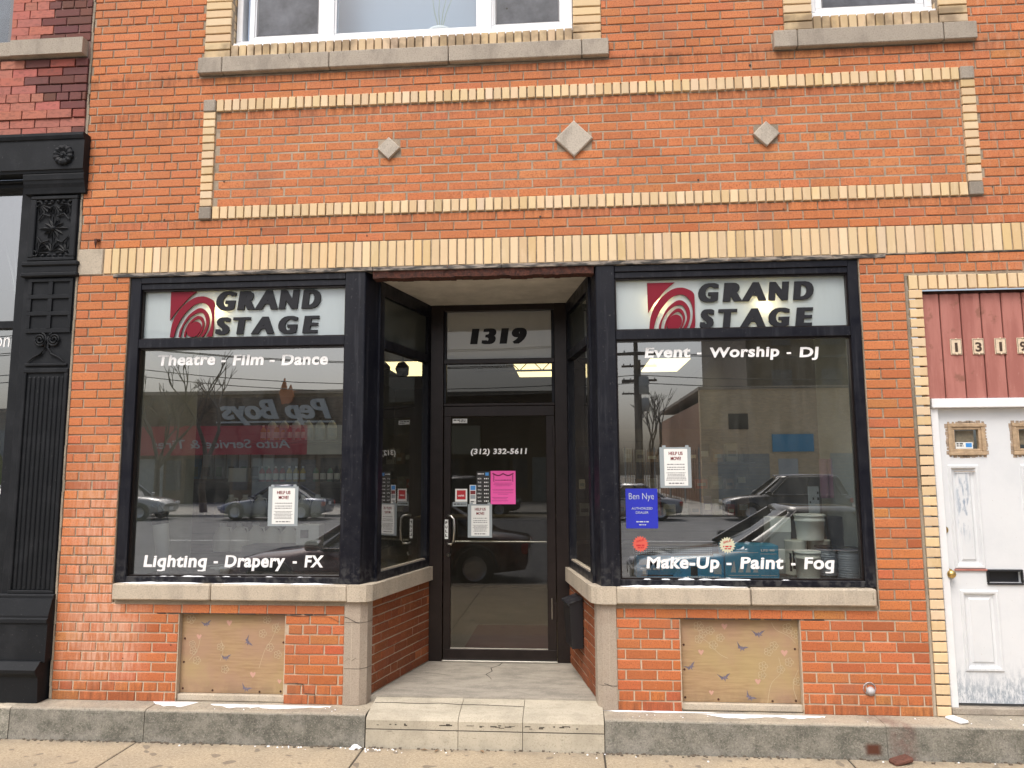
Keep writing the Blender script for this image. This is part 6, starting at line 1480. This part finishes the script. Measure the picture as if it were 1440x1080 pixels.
tree(-17.5, -29, 9, 1, 'bare tree at the left before the repair shop'); tree(-20.5, -30, 8, 6, 'second bare tree left of the repair shop sign'); tree(6.3, -52, 9, 3, 'bare tree in the gap beside the garage'); tree(29, -30, 9, 4, 'bare tree before the low block on the right')
# vehicles
M['tyre'] = mat('tyre_rubber', (.02, .02, .02), .85); M['rim'] = mat('alloy_rim', (.45, .46, .48), .3, .9); M['cglass'] = mat('car_window_glass', (.012, .015, .018), .04, spec=.9); M['trim'] = mat('chrome_trim', (.6, .6, .62), .15, 1.); M['lampc'] = mat('headlamp_lens', (.55, .57, .6), .1); M['lampr'] = mat('tail_lamp_lens', (.35, .01, .01), .15); M['platec'] = M['paper']
def car(label, x, y, flip, L, Wd, H, col, suv, group):
    t_ = thing('parked_car', label, 'car', (x, y, -.13), group); t_.rotation_euler = (0, 0, math.pi if flip else 0)
    pm = mat(label.split()[0]+'_car_paint_%d' % (abs(hash((x, y))) % 97), col, .25, .4, coat=1.0); hl = L/2; belt = H*.60 if not suv else H*.58
    hood = belt-.06 if suv else belt-.10
    # side outline stations: x, bottom, belt height, half width
    st_ = [(-hl, .42, belt-.16, .70), (-hl+.06, .30, belt-.06, .84), (-hl*.72, .24, belt+.02, .96), (-hl*.40, .20, belt+.02, 1.0), (0, .20, belt, 1.0), (hl*.36, .20, belt-.01, 1.0), (hl*.52, .22, hood+.02, .98), (hl*.75, .25, hood-.03, .95), (hl*.93, .30, hood-.13, .86), (hl, .40, hood-.28, .68)]
    q = MB(); vs = []; m_ = 0
    for (sx, zb, zt, wf) in st_:
        w = Wd/2*wf; ring_ = [(sx, -w*.90, zb), (sx, -w, zb+.12), (sx, -w*1.0, (zb+zt)/2), (sx, -w*.97, zt-.10), (sx, -w*.86, zt), (sx, -w*.4, zt+.035), (sx, w*.4, zt+.035), (sx, w*.86, zt), (sx, w*.97, zt-.10), (sx, w, (zb+zt)/2), (sx, w, zb+.12), (sx, w*.90, zb)]
        vs += ring_; m_ = len(ring_)
    n = len(st_); q.mesh(vs, [(i*m_+k, (i+1)*m_+k, (i+1)*m_+(k+1) % m_, i*m_+(k+1) % m_) for i in range(n-1) for k in range(m_)], smooth=True); q.poly(vs[:m_]); q.poly(vs[-m_:][::-1]); q.build('body', pm, t_)
    # cabin: lower ring on belt, upper ring roof
    r0, r1 = (-hl*.93, hl*.45) if suv else (-hl*.72, hl*.42); t0, t1 = (-hl*.80, hl*.10) if suv else (-hl*.36, hl*.06)
    bz = belt; w0 = Wd/2*.90; w1 = Wd/2*.70
    q = MB(); N_ = 8; lo = []; hi = []
    def rr_(x0_, x1_, w_, z_): return [(x0_, -w_*.82, z_), (x0_+(x1_-x0_)*.10, -w_, z_), (x0_+(x1_-x0_)*.5, -w_*1.02, z_), (x0_+(x1_-x0_)*.88, -w_, z_), (x1_, -w_*.80, z_), (x1_, w_*.80, z_), (x0_+(x1_-x0_)*.88, w_, z_), (x0_+(x1_-x0_)*.5, w_*1.02, z_), (x0_+(x1_-x0_)*.10, w_, z_), (x0_, w_*.82, z_)]
    A = rr_(r0, r1, w0, bz); B = rr_(t0, t1, w1, H-.06); q.mesh(A+B, [(i, (i+1) % 10, 10+(i+1) % 10, 10+i) for i in range(10)], smooth=True); q.build('windows', M['cglass'], t_)
    q = MB(); C3 = [(a, b_*.93, c+.06) for a, b_, c in B]; C4 = [(a*.9, b_*.6, c+.02) for a, b_, c in C3]; B2 = [(a*1.01, b_*1.02, c) for a, b_, c in B]
    q.mesh(B2+C3+C4, [(i, (i+1) % 10, 10+(i+1) % 10, 10+i) for i in range(10)]+[(10+i, 10+(i+1) % 10, 20+(i+1) % 10, 20+i) for i in range(10)]+[tuple(range(20, 30))], smooth=True); q.build('roof', pm, t_)
    for i in (0, 1, 2, 3, 4, 5, 6, 7, 8, 9):
        if i in (2, 7) or True: q = MB(); q.tube([Vector(A[i])*1.005, Vector(B[i])*1.005], .028 if i not in (2, 7) else .022, 5); q.build('pillar', pm if i in (0, 4, 5, 9) else M['pvcblack'], t_)
    if suv:
        for s_ in (-1, 1): q = MB(); q.tube([(t0, s_*w1*.9, H+.03), ((t0+t1)/2, s_*w1*.95, H+.06), (t1, s_*w1*.9, H+.03)], .02, 5); q.build('roof_rail', M['trim'], t_)
    for s_ in (-1, 1):
        q = MB(); q.tube([(r0+.1, s_*(w0+.02), bz+.01), (r1-.05, s_*(w0+.02), bz+.01)], .012, 4); q.build('window_trim', M['trim'], t_)
        for wx in (-hl*.60, hl*.62):
            wh = MB(); R_ = .34; rmx = Matrix.Rotation(rad(90), 4, 'X'); wh.lathe([(R_*.62, -.11), (R_*.95, -.11), (R_, -.07), (R_, .07), (R_*.95, .11), (R_*.62, .11)], (wx, s_*(Wd/2-.10), R_), 24, M=rmx); wo = wh.build('wheel', M['tyre'], t_)
            q = MB(); q.lathe([(0, s_*-.10), (R_*.2, s_*-.10), (R_*.6, s_*-.085), (R_*.64, s_*-.115)], (wx, s_*(Wd/2-.10), R_), 20, M=rmx); q.build('rim', M['rim'], wo)
            q = MB(); q.tube([(wx+math.cos(a)*.39, s_*(Wd/2-.005), R_+math.sin(a)*.39) for a in [math.pi*k/10 for k in range(11)]], .03, 5); q.build('wheel_arch', M['pvcblack'], t_)
        q = MB(); q.box(hl-.20, hl-.03, s_*Wd*.36-.14, s_*Wd*.36+.14, hood-.30, hood-.17, ch=.03); q.build('headlight', M['lampc'], t_)
        q = MB(); q.box(-hl+.0, -hl+.12, s_*Wd*.36-.14, s_*Wd*.36+.14, belt-.30, belt-.12, ch=.03); q.build('tail_light', M['lampr'], t_)
        q = MB(); q.box(r1-.35, r1-.15, s_*(Wd/2+.02), s_*(Wd/2+.20), bz+.0, bz+.14, ch=.03); q.build('mirror', pm, t_)
    part('number_plate', M['platec'], t_, (hl+.0, hl+.015, -.15, .15, .42, .55), (-hl-.015, -hl, -.15, .15, .62, .76)); part('grille', M['pvcblack'], t_, (hl-.02, hl+.012, -.5, .5, .48+.1, hood-.32))
    return t_
car('black sedan parked by the near kerb right of the entrance, rear towards the camera', 3.3, -6.15, True, 4.8, 1.82, 1.47, (.015, .016, .018), False, 'cars parked along the near kerb')
car('dark red hatchback parked by the near kerb left of the entrance', -3.05, -6.2, True, 4.6, 1.80, 1.46, (.06, .012, .014), False, 'cars parked along the near kerb')
car('charcoal sport utility vehicle parked across the street before the garage', 8.6, -25.4, True, 4.9, 1.9, 1.74, (.02, .021, .024), True, 'cars parked across the street')
for i, (x, cc, sv, lb) in enumerate(((-26, (.35, .36, .38), False, 'silver sedan farthest left across the street'), (-19.5, (.4, .4, .4), True, 'white utility vehicle left across the street before the repair shop'), (-12.5, (.03, .05, .12), False, 'navy sedan across the street before the repair shop doors'), (-4.5, (.10, .10, .11), True, 'grey utility vehicle across the street before the olive fascia'), (2.2, (.28, .28, .29), False, 'pale grey sedan across the street before the utility pole'), (16, (.25, .03, .03), False, 'red sedan right across the street before the garage'))): car(lb, x, -25.5, i % 2 == 0, 4.6, 1.82, 1.72 if sv else 1.46, cc, sv, 'cars parked across the street')
# chain link fence with ivory privacy slats in the gap
FN = thing('chain_fence', 'dark mesh fence closing the gap beside the garage', 'fence', (3.2, -38, 0))
for k in range(6): q = MB(); q.tube([(k*.85, 0, -.1), (k*.85, 0, 3.2)], .04, 6); q.build('post', C_['grey'], FN)
q = MB()
for k in range(30): q.tube([(k*.145, 0, .1), (k*.145, 0, 3.1)], .02, 4, cap=False)
q.build('mesh_panel', C_['brown'], FN, kind='stuff')
